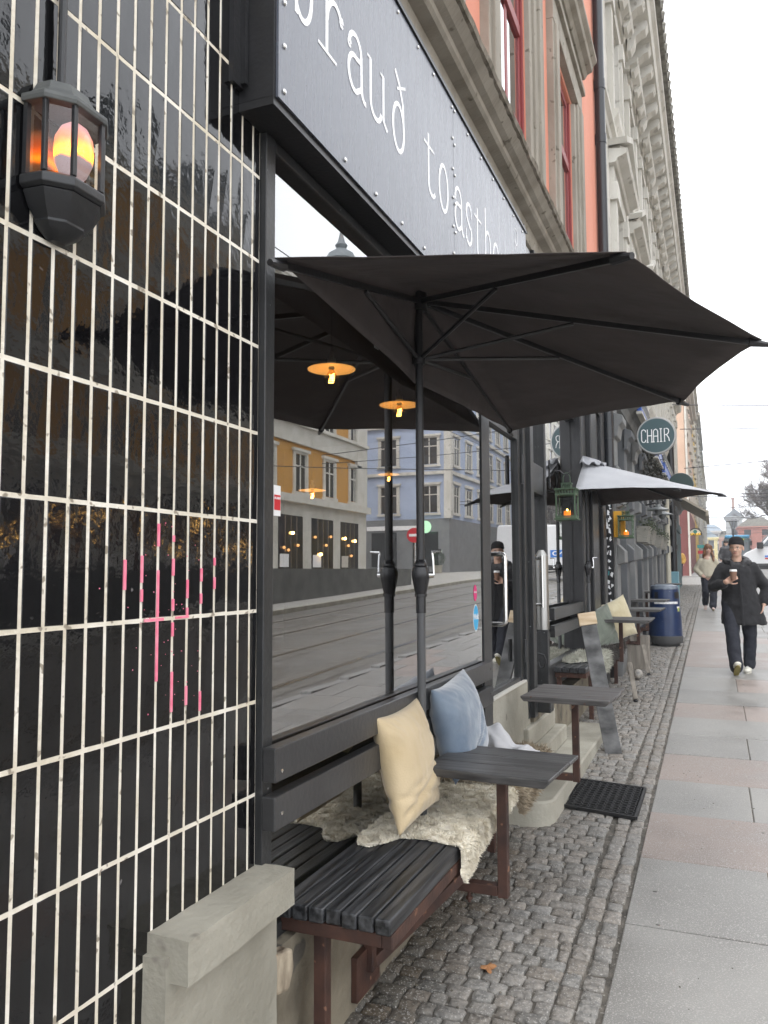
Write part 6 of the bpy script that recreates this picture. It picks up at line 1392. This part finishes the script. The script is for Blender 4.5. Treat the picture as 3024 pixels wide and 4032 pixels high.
tq = MB(); chain(tq, [(W_(-.085, .0, .84), .105), (W_(-.075, -.12, .46), .082), (W_(-.05, -.20, .15), .078), (W_(-.048,-.20,.10), .078)])
chain(tq, [(W_(.11, .0, .84), .105), (W_(.125, .05, .46), .080), (W_(.11, .12, .16), .072), (W_(.11,.12,.11), .072)])
to = remesh(obj('trousers', tq, TRSB, t), .010, 3); displace(to, .022, .09)
shoe(t, W_(-.045, -.25, .035), 8, -38, SHOEW, SOLE); shoe(t, W_(.095, .10, .0), -10, 0, SHOEW, SHOEW)
cp = MB(); cxy = W_(-.045, -.275, 1.135)
cp.lathe([(.030, 0), (.041, .105)], cxy, 24); co_ = tag(obj('coffee_cup', cp, mat('brown_paper_cup', (.22,.12,.08), .7), None, smooth=True), 'brown paper coffee cup with white lid held by the man in black', 'cup')
cp = MB(); cp.lathe([(.0435, .105), (.0435, .113), (.040, .116), (.038, .130), (.034, .131), (.033, .127), (.001, .127)], cxy, 24); obj('lid', cp, WHT, co_, smooth=True)
# --- woman in the cream jacket
mx_, my_ = 1.06, 20.7; g0 = gz(my_)
t = thing('person', (mx_, my_, g0), 'woman with long auburn hair, cream jacket and dark wide trousers walking behind the man', 'person')
bd = MB(); F_, MH = head(t, W_(0.02, -.02, 1.31), 12, SKIN, bd, -4, True)
capsule(bd, W_(.01, .0, 1.22), W_(.02, -.01, 1.36), .05, .046)
chain(bd, [(W_(0, 0, .8), .12), (W_(0, 0, 1.05), .11), (W_(0, 0, 1.2), .10)])
chain(bd, [(W_(-.15, 0, 1.18), .04), (W_(-.25, .03, .97), .035), (W_(-.16, -.10, .86), .028)]); chain(bd, [(W_(.15, 0, 1.18), .04), (W_(.25, .03, .97), .035), (W_(.16, -.10, .86), .028)])
hand(bd, W_(-.16, -.10, .86), (.5, -.3, -.5), (0, 1, 0), .5, 1, .85); hand(bd, W_(.16, -.10, .86), (-.5, -.3, -.5), (0, 1, 0), .5, -1, .85)
chain(bd, [(W_(-.07, 0, .8), .08), (W_(-.06, .0, .44), .05), (W_(-.08, .16, .12), .035)]); chain(bd, [(W_(.07, 0, .8), .08), (W_(.10, -.05, .44), .05), (W_(.08, -.12, .08), .035)])
bo = remesh(obj('body', bd, mat('fair_skin', (.52,.33,.26), .5), t), .008, 2, .4); face(t, F_, MH, bo, True, mat('brown_brow', (.08,.04,.025), .6))
q = MB()
q.ball((0,0,0), .094, 18, 12, .96, 1.12, 1.10, MH @ Matrix.Translation((0, .022, .172)))
for s in (-1, 1):
    chain(q, [(F_(s*.055, .015, .20), .035), (F_(s*.078, .0, .13), .030), (F_(s*.088, -.0, .04), .035)])
chain(q, [(F_(.085, .0, .05), .036), (F_(.10, .05, -.05), .036), (F_(.095, .09, -.15), .022)]); chain(q, [(F_(-.085, -.02, .05), .036), (F_(-.09, -.05, -.05), .04)]); chain(q, [(F_(0, -.07, .12), .08), (F_(0, -.09, -.02), .07)])
ha = remesh(obj('hair', q, HAIRR, t), .009, 2)
c = MB()
estack(c, [(*W_(0, 0, z), hx, hy) for z, hx, hy in ((.76,.17,.12),(.80,.20,.145),(.92,.21,.15),(1.06,.205,.14),(1.16,.17,.12),(1.22,.10,.09))])
chain(c, [(W_(-.15, 0, 1.16), .075), (W_(-.27, .03, .97), .07), (W_(-.17, -.09, .85), .06)]); chain(c, [(W_(.15, 0, 1.16), .075), (W_(.27, .03, .97), .07), (W_(.17, -.09, .85), .06)])
jo = remesh(obj('jacket', c, mat('cream_quilted_jacket', (.42,.38,.29), .8, col2=(.48,.44,.35), vs=8, bump=.4, bs=60), t), .014, 4, .5); displace(jo, .018, .09)
c = MB(); c.lathe([(.085, 0), (.075, .03), (.065, .05)], W_(.01, -.01, 1.215), 16); obj('collar', c, mat('cream_jumper', (.6,.55,.42), .9), t, smooth=True)
c = MB(); chain(c, [(W_(-.075, 0, .78), .10), (W_(-.065, .0, .44), .085), (W_(-.08, .16, .16), .075)]); chain(c, [(W_(.075, 0, .78), .10), (W_(.11, -.05, .44), .085), (W_(.085, -.12, .10), .085)])
to = remesh(obj('trousers', c, TRSB, t), .012, 3); displace(to, .03, .09)
PSH = mat('pale_pink_leather', (.55,.42,.38), .6); shoe(t, W_(-.08, .15, .03), -5, 35, PSH, SHOEW, .24); shoe(t, W_(.085, -.15, .0), 5, 0, PSH, SOLE, .24)
# --- man in dark padded jacket, seen from behind
def passer(mx, my, lab, coat, hat, legs, h=1.0, back=True):
    global mx_, my_, g0
    mx_, my_, g0 = mx, my, gz(my)
    t = thing('person', (mx, my, g0), lab, 'person'); bd = MB()
    F_, MH = head(t, W_(0, -.02, 1.44*h), 180 if back else 0, SKIN, bd); capsule(bd, W_(0, 0, 1.3*h), W_(0, 0, 1.5*h), .055, .05)
    chain(bd, [(W_(0,0,.85*h), .12), (W_(0,0,1.25*h), .11)])
    for s in (-1, 1):
        chain(bd, [(W_(s*.17,0,1.32*h), .045), (W_(s*.24,.02,1.05*h), .04), (W_(s*.22,-.1,.85*h), .03)]); hand(bd, W_(s*.22,-.1,.85*h), (0,-.2,-1), (-s,0,0), .4, 1, .9)
        chain(bd, [(W_(s*.08,0,.85*h), .08), (W_(s*.08,-.1*s,.45*h), .06), (W_(s*.08,.12*s,.1), .04)])
    bo = remesh(obj('body', bd, SKIN, t), .012, 2)
    c = MB()
    estack(c, [(*W_(0, 0, z*h), hx, hy) for z, hx, hy in ((.82,.22,.17),(1.0,.24,.18),(1.2,.24,.17),(1.33,.18,.14),(1.42,.09,.09))], 16)
    for s in (-1, 1): chain(c, [(W_(s*.18,0,1.32*h), .085), (W_(s*.26,.02,1.05*h), .08), (W_(s*.23,-.1,.88*h), .06)])
    c.ball(W_(0, .02, 1.42*h), .11, 14, 8, 1, 1, .5); displace(remesh(obj('jacket', c, coat, t), .018, 3), .03, .12)
    c = MB()
    for s in (-1, 1): chain(c, [(W_(s*.085,0,.85*h), .105), (W_(s*.085,-.1*s,.45*h), .08), (W_(s*.085,.12*s,.12), .07)])
    remesh(obj('trousers', c, legs, t), .016, 3)
    c = MB(); c.ball((0,0,0), .1, 16, 10, .95, 1.1, .9, MH @ Matrix.Translation((0,0,.18))); obj('hat' if hat is not HAIRR else 'hair', c, hat, t, smooth=True)
    for s in (-1, 1): shoe(t, W_(s*.085, .12*s, .0), 180 if back else 0, 0, PLB, PLB)
passer(1.72, 38.5, 'person with dark beanie and padded dark jacket seen from behind between woman and man', mat('black_padded_jacket', (.015,.015,.018), .45), HAIRB, TRSB, 1.0)
passer(-.30, 39.2, 'person in a mustard yellow jacket half hidden behind the blue grey shutters', mat('mustard_jacket', (.42,.24,.05), .8), HAIRR, TRSB, .8)
